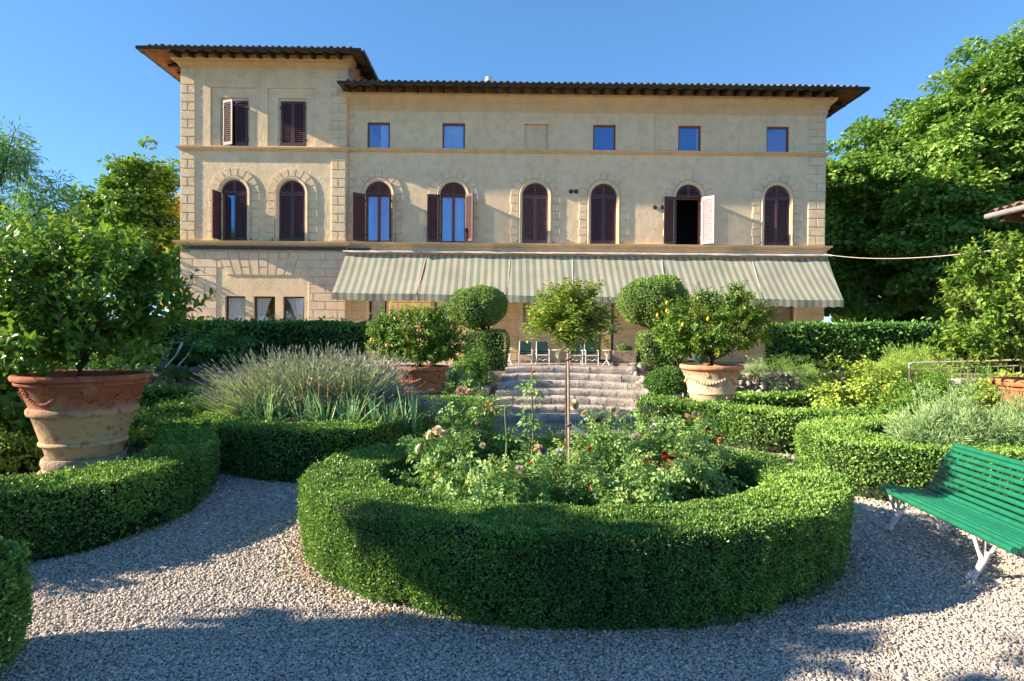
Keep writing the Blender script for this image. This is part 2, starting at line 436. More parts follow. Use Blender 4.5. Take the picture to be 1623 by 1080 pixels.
lo.rotation_euler = Vector(-sun_to).to_track_quat('-Z', 'Y').to_euler(); lo.location = (-30, -5, 20)
scene.view_settings.view_transform = 'Standard'; scene.view_settings.look = 'None'
scene.view_settings.exposure = 1.6; scene.view_settings.gamma = 1
scene.cycles.use_denoising = True
scene.cycles.max_bounces = 8; scene.cycles.transparent_max_bounces = 12
scene.cycles.use_adaptive_sampling = True; scene.cycles.adaptive_threshold = .02
# ================================================================== GROUND
Mg = MB(); Mg.add([(-3000,-400,-.03),(3000,-400,-.03),(3000,5000,-.03),(-3000,5000,-.03)], [[0,1,2,3]])
tag(build('ground', Mg, M_earth), kind='structure')
def sheet(name, poly, z, mat, dome=0, n=6):
    poly = np.asarray(poly, float); c = poly.mean(0); k = len(poly)
    M = MB(); V = []; 
    for i in range(n+1):
        t = i/n; q = c + (poly - c)*t
        V += [(x, y, z + dome*(1-t*t)) for x, y in q]
    F = [[i*k+j, i*k+(j+1)%k, (i+1)*k+(j+1)%k, (i+1)*k+j] for i in range(n) for j in range(k)]
    M.add(V, F); return tag(build(name, M, mat, smooth=True), kind='structure')
sheet('gravel_path', [(-14,-6),(14,-6),(14,13.9),(-14,13.9)], 0.0, M_gravel)

F0 = G(906, 1008, 0)
RA, RB = 2.38, 1.76
RC = np.array([.58, F0[1] + RB])            # centre of the round bed

# ================================================================== TERRACE
F = 19.6                                       # depth of the garden front of the villa
TY = 14.0; TZ = .97
Mt = MB(); box(Mt, (-18, TY+.02, -.02), (16, F-.1, TZ))
tag(build('terrace', Mt, M_terrace), kind='structure')

# ================================================================== VILLA
villa = thing('villa', (0, F, TZ), 'large ochre villa with a raised tower end and brown shutters', 'house')
def fx(px, py=400, Y=F): return float(P(px, py, Y)[0])
def fz(py, px=930, Y=F): return float(P(px, py, Y)[2])
TF = F - .14
tx0, tx1 = fx(286, 300, TF), fx(549, 300, TF)
mx0, mx1 = tx1, fx(1308.5, 300)
z_str = fz(241.5); z_sill = fz(388.5)
z_top = fz(147); z_ttop = fz(98, 420, TF)
zt_str = fz(236.5, 420, TF); zt_sill = fz(384, 420, TF)
DEPTH = 11.0

def facade(M, x0, x1, z0, z1, y, ops, mat=0):
    xs = {x0, x1}
    for o in ops:
        if o.get('arch'):
            r = (o['x1']-o['x0'])/2; c = (o['x1']+o['x0'])/2
            for a in np.linspace(0, pi, 17): xs.add(round(c - r*math.cos(a), 5))
            o['x0'] = round(c-r, 5); o['x1'] = round(c+r, 5)
        else:
            o['x0'] = round(o['x0'], 5); o['x1'] = round(o['x1'], 5); xs.add(o['x0']); xs.add(o['x1'])
    xs = sorted(xs)
    def top(o, x):
        if o.get('arch'):
            r = (o['x1']-o['x0'])/2; c = (o['x1']+o['x0'])/2
            return o['z1'] + math.sqrt(max(0, r*r-(x-c)**2))
        return o['z1']
    for a, b_ in zip(xs[:-1], xs[1:]):
        if b_-a < 1e-6: continue
        cur = (z0, z0); bl = []
        for o in ops:
            if o['x0'] <= a+1e-6 and o['x1'] >= b_-1e-6: bl.append((o['z0'], o['z0'], top(o, a), top(o, b_)))
        bl.sort()
        for (p, q, s, t) in bl + [(z1, z1, z1, z1)]:
            if p > cur[0]+1e-6 or q > cur[1]+1e-6:
                M.add([(a,y,cur[0]),(b_,y,cur[1]),(b_,y,q),(a,y,p)], [[0,1,2,3]], mat)
            cur = (s, t)
    for o in ops:
        d = o.get('depth', .16); pts = [(o['x0'], o['z0']), (o['x0'], o['z1'])]
        if o.get('arch'):
            r = (o['x1']-o['x0'])/2; c = (o['x1']+o['x0'])/2
            pts += [(c - r*math.cos(t), o['z1'] + r*math.sin(t)) for t in np.linspace(0, pi, 17)[1:-1]]
        pts += [(o['x1'], o['z1']), (o['x1'], o['z0']), (o['x0'], o['z0'])]
        for (a, b_), (c, e) in zip(pts[:-1], pts[1:]):
            M.add([(a,y,b_),(c,y,e),(c,y+d,e),(a,y+d,b_)], [[0,1,2,3]], mat)

def raised(M, x0, x1, z0, z1, y, rel=.03, ch=.02, mat=0):
    V = [(x0,y,z0),(x1,y,z0),(x1,y,z1),(x0,y,z1),(x0+ch,y-rel,z0+ch),(x1-ch,y-rel,z0+ch),(x1-ch,y-rel,z1-ch),(x0+ch,y-rel,z1-ch)]
    M.add(V, [[4,5,6,7],[0,1,5,4],[1,2,6,5],[2,3,7,6],[3,0,4,7]], mat)

def moulding(M, x0, x1, y, prof, ret=0, mat=0):     # profile (out, z), swept along x, with end returns
    pr = np.asarray(prof, float); k = len(pr)
    V = [(x0-ret*o, y-o, z) for o, z in pr] + [(x1+ret*o, y-o, z) for o, z in pr]
    M.add(V, [[i, i+k, i+k+1, i+1] for i in range(k-1)], mat)
    if ret:
        V = [(x0-o, y-o, z) for o, z in pr] + [(x0-o, y+3, z) for o, z in pr]
        M.add(V, [[i, i+1, i+k+1, i+k] for i in range(k-1)], mat)
        V = [(x1+o, y-o, z) for o, z in pr] + [(x1+o, y+3, z) for o, z in pr]
        M.add(V, [[i, i+k, i+k+1, i+1] for i in range(k-1)], mat)

# --- windows of the main block
r_a = .445
z_spr = fz(311.5); z_wb = z_sill + .03
zt_spr = fz(306.5, 420, TF); zt_wb = zt_sill + .03
arch_main = [fx(p, 350) for p in (599.5, 718, 848, 956.3, 1091, 1231)]
arch_tow = [fx(p, 340, TF) for p in (371.5, 463)]
sq_px = [(582,618),(701,737),(831,869),(940,976),(1075,1111),(1215,1251)]
zq0, zq1 = fz(240.5), fz(197.5)
ops = [dict(x0=c-r_a, x1=c+r_a, z0=z_wb, z1=z_spr, arch=1, depth=.2) for c in arch_main]
for i, (a, b_) in enumerate(sq_px):
    ops.append(dict(x0=fx(a, 220), x1=fx(b_, 220), z0=zq0, z1=zq1, depth=.11 if i == 2 else .13))
gz1 = 3.5
g_ops = [dict(x0=fx(585), x1=fx(613), z0=TZ+.75, z1=gz1, depth=.18), dict(x0=fx(689), x1=fx(713), z0=TZ, z1=gz1, depth=.18),
         dict(x0=fx(829), x1=fx(860), z0=fz(523), z1=gz1, depth=.12), dict(x0=fx(951), x1=fx(974), z0=TZ, z1=gz1, depth=.18),
         dict(x0=fx(1082), x1=fx(1112), z0=TZ, z1=gz1, depth=.18), dict(x0=fx(1223), x1=fx(1260), z0=fz(515), z1=gz1, depth=.15)]
Mw = MB()
facade(Mw, mx0, mx1, TZ-.1, z_top+.05, F, ops + g_ops)
i = 2; a, b_ = sq_px[2]; box(Mw, (fx(a,220)-.02, F+.11, zq0-.02), (fx(b_,220)+.02, F+.16, zq1+.02))
box(Mw, (mx1-.3, F+.001, TZ-.1), (mx1, F+DEPTH, z_top+.05))
box(Mw, (mx0, F+DEPTH-.3, TZ-.1), (mx1-.3, F+DEPTH, z_top+.05))
build('wall', Mw, M_wall, villa)
# --- tower wall
ops = [dict(x0=c-r_a, x1=c+r_a, z0=zt_wb, z1=zt_spr, arch=1, depth=.2) for c in arch_tow]
pan = [(333.5,407,348,394,352,391), (424,499.5,439.5,486,444,482.5)]
zp1 = fz(139.5,420,TF); zp2 = fz(154.5,420,TF); zp3 = fz(159,420,TF); zp0 = zt_str+.10
Mtw = MB()
for p in pan:
    X = [fx(q, 190, TF) for q in p]
    ops.append(dict(x0=X[0], x1=X[1], z0=zp0, z1=zp1, depth=.05))
    facade(Mtw, X[0], X[1], zp0, zp1, TF+.05, [dict(x0=X[2], x1=X[3], z0=zp0+.02, z1=zp2, depth=.05)])
    facade(Mtw, X[2], X[3], zp0+.02, zp2, TF+.10, [dict(x0=X[4], x1=X[5], z0=zp0+.02, z1=zp3, depth=.15)])
tgz0, tgz1 = fz(517,420,TF)-.3, fz(470,420,TF)
tg = [(356.5,389),(402,436),(448.5,482)]
for a, b_ in tg: ops.append(dict(x0=fx(a,490,TF), x1=fx(b_,490,TF), z0=tgz0, z1=tgz1, depth=.2))
facade(Mtw, tx0, tx1, TZ-.1, z_ttop+.05, TF, ops)
box(Mtw, (tx0, TF+.001, TZ-.1), (tx0+.3, F+7, z_ttop+.05))
box(Mtw, (tx1-.3, TF+.001, TZ-.1), (tx1, F+7, z_ttop+.05))
box(Mtw, (tx0+.3, F+6.7, TZ-.1), (tx1-.3, F+7, z_ttop+.05))
build('tower_wall', Mtw, M_wall, villa)

# --- quoins
def quoin(x0, x1, za, zb, y, n, hh=None):
    M = MB(); H = (zb-za)/n
    for i in range(n):
        z0 = za+i*H+.007; z1 = za+(i+1)*H-.007
        if i % 2: raised(M, x0, x1, z0, z1, y)
        else:
            xm = (x0+x1)/2
            raised(M, x0, xm-.007, z0, z1, y); raised(M, xm+.007, x1, z0, z1, y)
    return build('quoin', M, M_quoin, villa)
qw = .50
for (za, zb, n) in ((zt_str+.09, fz(108,420,TF)-.02, 9), (zt_sill+.07, zt_str-.09, 10)):
    quoin(tx0, tx0+qw, za, zb, TF, n); quoin(tx1-qw-.02, tx1-.02, za, zb, TF, n)
for (za, zb, n) in ((z_str+.09, fz(179), 5), (z_sill+.07, z_str-.09, 10)):
    quoin(mx1-.62, mx1-.02, za, zb, F, n)
    quoin(mx0+.05, mx0+.26, za, zb, F, n)

# --- string courses and cornices
def str_prof(z): return [(0,z-.07),(.05,z-.06),(.06,z-.03),(.11,z-.01),(.12,z+.04),(0,z+.06)]
def sill_prof(z): return [(0,z-.26),(.04,z-.25),(.05,z-.13),(.11,z-.10),(.12,z-.06),(.17,z-.04),(.18,z+.015),(0,z+.03)]
M = MB(); moulding(M, mx0, mx1, F, str_prof(z_str), 1); build('string_course', M, M_trim, villa)
M = MB(); moulding(M, tx0, tx1, TF, str_prof(zt_str), 1); build('string_course', M, M_trim, villa)
for x0, x1, y, z in ((mx0, mx1, F, z_sill), (tx0, tx1, TF, zt_sill)):
    M = MB(); moulding(M, x0, x1, y, sill_prof(z), 1)
    for xx in np.arange(x0+.06, x1-.06, .085): box(M, (xx, y-.125, z-.125), (xx+.05, y-.08, z-.075))
    build('sill_cornice', M, M_trim, villa)
M = MB(); zc = z_top
moulding(M, mx0, mx1, F, [(0,fz(180)),(.03,fz(178)),(.035,fz(172)),(.07,fz(170)),(.08,fz(166)),(.09,fz(165.5)),(.15,fz(163)),(.24,fz(159)),(.25,fz(155)),(.13,fz(154)),(.12,zc+.2),(0,zc+.25)], 1)
build('cornice', M, M_trim, villa)
M = MB()
moulding(M, tx0, tx1, TF, [(0,fz(108.5,420,TF)),(.04,fz(107,420,TF)),(.06,fz(105,420,TF)),(.14,fz(102,420,TF)),(.16,fz(99.5,420,TF)),(.24,fz(98,420,TF)),(.25,z_ttop+.12),(0,z_ttop+.2)], 1)
build('cornice', M, M_trim, villa)
M = MB(); zb0 = fz(396.5,420,TF); zb1 = fz(391.5,420,TF)
box(M, (tx0-.10, TF-.10, zb0), (tx1+.03, TF-.003, zb1)); box(M, (tx1+.03, F-.12, zb0+.0), (fx(588), F-.003, zb1-.01))
build('slate_band', M, M_slate, villa)

# --- ground floor rustication (raised blocks round the openings)
def rustic(x0, x1, z0, z1, y, holes, H=.29, W=.82, name='rusticated_blocks'):
    M = MB(); nrow = int(round((z1-z0)/H)); H = (z1-z0)/nrow
    for i in range(nrow):
        za, zb = z0+i*H+.007, z0+(i+1)*H-.007
        x = x0 - (W/2 if i % 2 else 0)
        while x < x1:
            segs = [(max(x, x0)+.007, min(x+W, x1)-.007)]
            for hx0, hx1, hz0, hz1 in holes:
                if zb > hz0 and za < hz1:
                    ns = []
                    for a, b_ in segs:
                        if hx1 <= a or hx0 >= b_: ns.append((a, b_))
                        else:
                            if hx0-a > .06: ns.append((a, hx0-.012))
                            if b_-hx1 > .06: ns.append((hx1+.012, b_))
                    segs = ns
            for a, b_ in segs:
                if b_-a > .08: raised(M, a, b_, za, zb, y, .022, .014)
            x += W
    return M
zr1 = fz(397.5,420,TF)-.02
hol = [(fx(344,460,TF), fx(488,460,TF), TZ-.2, fz(437,420,TF))]
zf0, zf1 = fz(437,420,TF), fz(399,420,TF)
fl0, fl1 = fx(352,420,TF), fx(484,420,TF)
hol.append((fl0, fl1, zf0, zr1+.1))
M = rustic(tx0+.01, tx1-.01, TZ, zr1, TF, hol)
nv = 9; wv = (fl1-fl0)/nv                       # flat arch with splayed joints
for i in range(nv):
    for j in range(1 if i % 2 else 3):
        za = zf0 + (zf1-zf0)*(j/3 if not i % 2 else 0)+.012; zb_ = zf0 + (zf1-zf0)*((j+1)/3 if not i % 2 else 1)-.012
        def xe(k, z): return fl0 + wv*k + (k-nv/2)*.035*((z-zf0)/(zf1-zf0)-.5)*2
        x00, x10, x01, x11 = xe(i,za)+.012, xe(i+1,za)-.012, xe(i,zb_)+.012, xe(i+1,zb_)-.012
        y = TF; c = .016
        M.add([(x00,y,za),(x10,y,za),(x11,y,zb_),(x01,y,zb_),(x00+c,y-.03,za+c),(x10-c,y-.03,za+c),(x11-c,y-.03,zb_-c),(x01+c,y-.03,zb_-c)],
              [[4,5,6,7],[0,1,5,4],[1,2,6,5],[2,3,7,6],[3,0,4,7]])
build('rusticated_blocks', M, M_rust, villa)
hol = [(o['x0']-.1, o['x1']+.1, o['z0']-.05, o['z1']+.1) for o in g_ops]
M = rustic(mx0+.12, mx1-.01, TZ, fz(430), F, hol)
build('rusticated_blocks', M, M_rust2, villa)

# --- arched surrounds
def surround(cx, zb, zs, y):
    M = MB(); r0 = r_a
    # moulded inner architrave: profile swept round the arch
    path = [(cx-r0, zb, -1, 0)] + [(cx - r0*math.cos(t), zs + r0*math.sin(t), -math.cos(t), math.sin(t)) for t in np.linspace(0, pi, 25)] + [(cx+r0, zb, 1, 0)]
    prof = [(0,0),(0,.035),(.05,.04),(.055,.055),(.085,.06),(.10,.03),(.105,0)]
    V = [(x+nx*a, y-o-.001, z+nz*a) for x, z, nx, nz in path for a, o in prof]; k = len(prof)
    M.add(V, [[i*k+j, (i+1)*k+j, (i+1)*k+j+1, i*k+j+1] for i in range(len(path)-1) for j in range(k-1)])
    ra, rb = r0+.14, r0+.40; nv = 9; c = .012; rel = .028
    for i in range(nv):
        t0 = pi*i/nv + .018; t1 = pi*(i+1)/nv - .018; ts = np.linspace(t0, t1, 4)
        def pt(r, t, o): return (cx - r*math.cos(t), y-o, zs + r*math.sin(t))
        ti = np.linspace(t0+c/.7, t1-c/.7, 4)
        V = [pt(ra, t, 0) for t in ts] + [pt(rb, t, 0) for t in ts] + [pt(ra+c, t, rel) for t in ti] + [pt(rb-c, t, rel) for t in ti]
        Fq = []
        for q in range(3): Fq += [[8+q,9+q,13+q,12+q],[q,q+1,9+q,8+q],[4+q,12+q,13+q,5+q]]
        Fq += [[0,8,12,4],[3,7,15,11]]
        M.add(V, Fq)
    n = 6; H = (zs-zb-.02)/n
    for i in range(n):
        w_ = .28 if i % 2 else .25
        for s in (-1, 1):
            a, b_ = sorted((cx+s*ra, cx+s*(ra+w_)))
            raised(M, a, b_, zb+i*H+.03, zb+(i+1)*H-.01+.02, y, rel, c)
    return build('window_surround', M, M_quoin, villa)

# --- shutters and windows
def shutter(parent, hx, y, z0, z1, wd, side, ang, mat, name='shutter'):
    U = np.array([math.cos(R(ang)), -math.sin(R(ang)), 0.]) if side < 0 else np.array([-math.cos(R(ang)), -math.sin(R(ang)), 0.])
    Vn = np.array([U[1], -U[0], 0.]) if side < 0 else np.array([-U[1], U[0], 0.])
    O = (hx, y, 0); W = (0,0,1); M = MB(); t = .02; st = .06
    def bx(a, b_, c, d, e=-t, f=t): obox(M, O, U, Vn, W, (a, e, c), (b_, f, d))
    bx(0, st, z0, z1); bx(wd-st, wd, z0, z1); bx(st, wd-st, z0, z0+.10); bx(st, wd-st, z1-.08, z1)
    n = int((z1-z0-.18)/.068); zz = np.linspace(z0+.10, z1-.08, n+1)
    for a in zz[:-1]:
        h = (zz[1]-zz[0])
        Wt = np.array([0,0,1.]); c0 = np.array(O) + np.array([0,0,a])
        V = [c0 + U*u + Vn*v + Wt*q for u in (st, wd-st) for (v, q) in ((.016,.0),(.018,.010),(-.016,h*.95),(-.018,h*.95-.010))]
        M.add(V, [[0,1,2,3],[4,7,6,5],[0,4,5,1],[1,5,6,2],[2,6,7,3],[3,7,4,0]])
    for zh in (z0+.2, z1-.25):                                   # hinges
        obox(M, O, U, Vn, W, (-.03, -.03, zh), (.05, .03, zh+.05))
    return build(name, M, mat, parent)

def curtain(parent, x0, x1, z0, z1, y, tie=None, amp=.025, wl=.09):
    M = MB(); nx = max(12, int((x1-x0)/wl*8)); nz = 10
    xs = np.linspace(0, 1, nx); zs = np.linspace(0, 1, nz); V = []
    for v in zs:
        for u in xs:
            uu = u
            if tie == 'l': w_ = 1 - .75*(1-v)**.8 if v < 1 else 1; uu = u*w_
            if tie == 'r': w_ = 1 - .75*(1-v)**.8 if v < 1 else 1; uu = 1-(1-u)*w_
            V.append((x0+(x1-x0)*uu, y+amp*math.sin(u*(x1-x0)/wl*6.28 + .6*math.sin(v*3)), z0+(z1-z0)*v))
    M.add(V, [[i*nx+j, i*nx+j+1, (i+1)*nx+j+1, (i+1)*nx+j] for i in range(nz-1) for j in range(nx-1)])
    return build('curtain', M, M_curtain, parent, smooth=True)

def rect_window(x0, x1, z0, z1, y, name='window', fm=M_frame, glass=M_glass, mull=False, curt=None, fw=.06):
    M = MB()
    for a, b_, c, d in ((x0,x0+fw,z0,z1),(x1-fw,x1,z0,z1),(x0+fw,x1-fw,z0,z0+fw),(x0+fw,x1-fw,z1-fw,z1)): box(M, (a,y,c), (b_,y+.06,d))
    if mull: box(M, ((x0+x1)/2-.04, y+.002, z0+fw), ((x0+x1)/2+.04, y+.058, z1-fw))
    o = build(name, M, fm, villa)
    M = MB(); M.add([(x0+fw,y+.03,z0+fw),(x1-fw,y+.03,z0+fw),(x1-fw,y+.03,z1-fw),(x0+fw,y+.03,z1-fw)], [[0,1,2,3]]); build('pane', M, glass, o)
    if curt:
        for c in curt: curtain(o, x0+(x1-x0)*c[0], x0+(x1-x0)*c[1], z0, z1, y+.085, c[2] if len(c) > 2 else None)
    return o
for i, (a, b_) in enumerate(sq_px):
    if i == 2: continue
    cu = {0: [(.55, 1)], 1: [(0, 1)], 4: [(.88, 1)]}.get(i)
    rect_window(fx(a,220), fx(b_,220), zq0, zq1, F+.07, curt=cu, fw=.055)
for (a, b_), cu in zip(tg, ([(0,1)], [(0,.75,'l')], [(0.05,1,'r')])):
    rect_window(fx(a,490,TF), fx(b_,490,TF), tgz0, tgz1, TF+.1, fm=M_shut, glass=M_glass_dim, curt=cu, fw=.05)
for i, o in enumerate(g_ops):
    if i == 2:
        M = MB()
        for q in range(5):
            xx = o['x0'] + (o['x1']-o['x0'])*(q+.5)/5; tube(M, [(xx, F+.02, o['z0']), (xx, F+.02, o['z1'])], .012, 6)
        for zz in (.15, .5, .85):
            zz = o['z0'] + (o['z1']-o['z0'])*zz; tube(M, [(o['x0'], F+.02, zz), (o['x1'], F+.02, zz)], .012, 6)
        build('window_bars', M, M_rafter, villa)
        M = MB(); box(M, (o['x0']-.02, F+.11, o['z0']-.02), (o['x1']+.02, F+.15, o['z1']+.02)); build('niche_back', M, M_rust, villa)
        continue
    rect_window(o['x0'], o['x1'], o['z0'], o['z1'], F+.1, name='window' if o['z0'] > TZ else 'door', fm=M_shut if i not in (4, 5) else M_frame,
                glass=M_glass_dim, curt=[(0, 1)] if i == 0 else None, fw=.07)

def lunette(parent, cx, zs, y, r):
    M = MB(); n = 20; ts = np.linspace(0, pi, n+1); ri = r-.07
    V = [(cx-q*math.cos(t), yy, zs+q*math.sin(t)) for yy in (y-.02, y+.02) for q in (ri, r) for t in ts]; k = n+1
    M.add(V, [[i, i+1, k+i+1, k+i] for i in range(n)] + [[2*k+i, i, i+1, 2*k+i+1] for i in range(n)])
    box(M, (cx-.045, y-.024, zs), (cx+.045, y+.02, zs+r-.03)); box(M, (cx-r+.01, y-.022, zs), (cx+r-.01, y+.02, zs+.06))
    z = zs+.065
    while z < zs+ri-.03:
        hw = math.sqrt(max(.0, ri*ri-(z+.03-zs)**2))
        if hw > .07:
            M.add([(cx-hw,y-.018,z),(cx+hw,y-.018,z),(cx+hw,y-.018,z+.010),(cx-hw,y-.018,z+.010),(cx-hw,y+.016,z+.055),(cx+hw,y+.016,z+.055)],
                  [[0,1,2,3],[3,2,5,4]])
        z += .062
    return build('lunette_shutter', M, M_shut, parent)

def arched_window(cx, zb, zs, y, sl, sr, glazed=True, curt=None, ml=None, mr=None, faded=0):
    mt = M_shut2 if faded else M_shut
    surround(cx, zb, zs, y)
    yw = y+.12; M = MB(); r = r_a-.005; fw = .06
    for s in (-1, 1):
        a, b_ = sorted((cx+s*r, cx+s*(r-fw))); box(M, (a,yw,zb), (b_,yw+.06,zs))
    box(M, (cx-r+fw, yw, zs-.05), (cx+r-fw, yw+.06, zs))
    if glazed:
        box(M, (cx-.05, yw+.002, zb), (cx+.05, yw+.05, zs-.05)); box(M, (cx-r+fw, yw+.002, zb), (cx+r-fw, yw+.05, zb+.08))
    o = build('arched_window', M, M_frame, villa)
    if glazed:
        M = MB(); M.add([(cx-r+fw,yw+.03,zb),(cx+r-fw,yw+.03,zb),(cx+r-fw,yw+.03,zs-.05),(cx-r+fw,yw+.03,zs-.05)], [[0,1,2,3]]); build('pane', M, M_glass, o)
    lunette(o, cx, zs, y+.05, r)
    wd = r-.002
    for side, ang, mm in ((-1, sl, ml), (1, sr, mr)):
        shutter(o, cx+side*r, y + (.05 if ang < 45 else -.045), zb+.02, zs-.005, wd, side, ang, mm or mt)
    if curt:
        for c in curt: curtain(o, cx-r+2*r*c[0], cx-r+2*r*c[1], zb, zs, yw+.16)
    return o
arched_window(arch_tow[0], zt_wb, zt_spr, TF, 98, 4, curt=None)
arched_window(arch_tow[1], zt_wb, zt_spr, TF, 0, 0)
arched_window(arch_main[0], z_wb, z_spr, F, 148, 96, curt=[(0, .22), (.8, 1)])
arched_window(arch_main[1], z_wb, z_spr, F, 172, 128, curt=[(0, 1)])
arched_window(arch_main[2], z_wb, z_spr, F, 0, 0, faded=1)
arched_window(arch_main[3], z_wb, z_spr, F, 0, 0)
arched_window(arch_main[4], z_wb, z_spr, F, 172, 140, glazed=False, mr=M_shut3)
c = arch_main[4]; M = MB()
box(M, (c-.9, F+.22, z_wb-.1), (c+.9, F+.24, z_wb), 0); box(M, (c-.9, F+1.6, z_wb), (c+.9, F+1.62, z_spr+.7)); box(M, (c-.92, F+.22, z_wb), (c-.9, F+1.6, z_spr+.7)); box(M, (c+.9, F+.22, z_wb), (c+.92, F+1.6, z_spr+.7)); build('room_shade_box', M, M_dark, villa)  # near-black box paints in the unlit darkness behind the open window
arched_window(arch_main[5], z_wb, z_spr, F, 9, 2)
for p, angs in zip(pan, ((20, 0), (0, 0))):
    x0, x1 = fx(p[4],190,TF), fx(p[5],190,TF)
    o = rect_window(x0, x1, zp0+.02, zp3, TF+.2, fm=M_shut)
    wd = (x1-x0)/2-.003
    shutter(o, x0, TF+.07, zp0+.03, zp3-.01, wd, -1, angs[0], M_shut); shutter(o, x1, TF+.07, zp0+.03, zp3-.01, wd, 1, angs[1], M_shut)
# round wall vents
for (px, py, rr) in ((905,304,.075),(913,304,.075),(1038,329,.07),(1049.5,329,.07)):
    c = P(px, py, F); M = MB()
    tube(M, [(c[0],F+.02,c[2]),(c[0],F-.03,c[2])], [rr, rr], 18)
    for q in np.linspace(-.6, .6, 5): box(M, (c[0]-rr*.8, F-.038, c[2]+q*rr-.004), (c[0]+rr*.8, F-.0285, c[2]+q*rr+.006))
    build('vent', M, M_slate, villa)
# cast shutter stays along the sills
for c in arch_main + arch_tow:
    zz, yy = (z_sill, F) if c in arch_main else (zt_sill, TF)
    for s in (-1, 1):
        M = MB(); tube(M, [(c+s*.62, yy-.02, zz+.06), (c+s*.62, yy-.16, zz+.07), (c+s*.62+.03, yy-.17, zz+.12)], .012, 5)
        build('shutter_stay', M, M_rafter, villa)
# thin conduit on the upper wall
M = MB(); c0 = P(1039.5,172,F); c1 = P(1037,242,F)
tube(M, [(c0[0],F-.012,c0[2]),(c1[0],F-.012,c1[2]+.09),(c1[0]+1.5,F-.012,z_str+.08)], .010, 5); build('conduit', M, M_quoin, villa)

# --- roofs
def hip_roof(x0, x1, y0, y1, ze, slope, rafters, name, over, left_open=True):
    """eaves rectangle, hip roof with rows of barrel tiles, soffit boards and rafters"""
    hw = (y1-y0)/2; L = x1-x0
    if L >= 2*hw: ra = (x0+hw, (y0+y1)/2); rb = (x1-hw, (y0+y1)/2); h = hw*slope
    else: ra = rb = ((x0+x1)/2, (y0+y1)/2); h = min(hw, L/2)*slope; ra = ((x0+x1)/2, y0+L/2); rb = ((x0+x1)/2, y1-L/2)
    M = MB(); zt = ze+.06
    R0 = (*ra, ze+h); R1 = (*rb, ze+h)
    A, B_, C_, D_ = (x0,y0,ze), (x1,y0,ze), (x1,y1,ze), (x0,y1,ze)
    planes = [[A,B_,R1,R0],[C_,D_,R0,R1],[B_,C_,R1],[D_,A,R0]] if L >= 2*hw else [[A,B_,R0],[C_,D_,R1],[B_,C_,R1,R0],[D_,A,R0,R1]]
    for pl in planes:
        M.add(pl, [list(range(len(pl)))], 1)
        M.add([(q[0],q[1],q[2]+.05) for q in pl], [list(range(len(pl)))], 0)
    for (p, q) in ((A,B_),(B_,C_),(C_,D_),(D_,A)): M.add([p,q,(q[0],q[1],q[2]+.05),(p[0],p[1],p[2]+.05)], [[0,1,2,3]], 0)
    # barrel tiles on the front and the two side slopes
    sp = .21
    def rows(p, q, inward, maxrun):
        p = np.array(p, float); q = np.array(q, float); Ld = np.linalg.norm(q-p); u = (q-p)/Ld; iw = np.array(inward, float)
        for s in np.arange(sp/2, Ld, sp):
            run = min(s, Ld-s, maxrun)
            if run < .25: continue
            k = max(1, int(run/.42)); 
            for t in range(min(k, 6)):
                a = t*.42-.04; b_ = min(run, a+.47); lift = .012
                pa = p + u*s + iw*a + np.array([0,0,a*slope+.055+lift]); pb = p + u*s + iw*b_ + np.array([0,0,b_*slope+.055-lift+.0])
                V = []
                for c, rr in ((pa, .088), (pb, .070)):
                    for th in np.linspace(0, pi, 6): V.append(c + u*rr*math.cos(th) + np.array([0,0,rr*math.sin(th)]))
                jit = rng.normal(0, .006, 3)
                M.add(np.array(V)+jit, [[i,i+1,i+7,i+6] for i in range(5)] + [[5,4,3,2,1,0][:4]] , 0)
    rows(A, B_, (0,1,0), hw); rows(D_, A, (1,0,0), hw); rows(B_, C_, (-1,0,0), hw)
    return build('roof', M, [M_tile, M_terra_s], villa)
# main: eaves
ovf = .76
z_e = float(P(950, 141, F-ovf)[2])
xe0 = float(P(536, 138, F-ovf)[0]); xe1 = float(P(1372, 141, F-ovf)[0])
hip_roof(xe0, xe1, F-ovf, F+DEPTH+ovf, z_e+.07, .30, 0, 'roof', ovf)
zt_e = float(P(400, 83, TF-ovf)[2]); te0 = float(P(222, 85, TF-ovf)[0]); te1 = float(P(571, 80, TF-ovf)[0])
hip_roof(te0, te1, TF-ovf, F+7+ovf, zt_e+.07, .30, 0, 'roof', ovf)
def rafter(p, d, ln, z, sl, carved=True):
    d = unit(np.array(d, float)); W = np.array([0,0,1.]); U = np.cross(d, W); Ds = d*1.0 - np.array([0,0,sl]) ; Ds = unit(Ds)
    M = MB(); Wp = np.cross(U, Ds); Wp = Wp if Wp[2] > 0 else -Wp
    p = np.array([*p, z])
    prof = [(0,0),(ln,0),(ln,-.06),(ln-.05,-.10),(ln-.14,-.09),(ln-.20,-.13),(ln-.30,-.15),(0,-.17)]
    V = [p + Ds*a + Wp*b_ + U*c for c in (-.045,.045) for a, b_ in prof]; k = len(prof)
    M.add(V, [[i,(i+1)%k,k+(i+1)%k,k+i] for i in range(k)] + [list(range(k)), list(range(2*k-1, k-1, -1))])
    return build('rafter', M, M_rafter, villa)
nr = 37
for i in range(nr):
    xx = mx0+.12 + (mx1-mx0-.2)*i/(nr-1); rafter((xx, F), (0,-1,0), ovf*1.0, z_e+.05+ovf*.30, .30)
for i in range(1, 9): rafter((mx1, F-.2+i*.55), (1,0,0), ovf, z_e+.05+ovf*.30, .30)
for i in range(13):
    xx = tx0+.12 + (tx1-tx0-.24)*i/12; rafter((xx, TF), (0,-1,0), ovf, zt_e+.05+ovf*.30, .30)
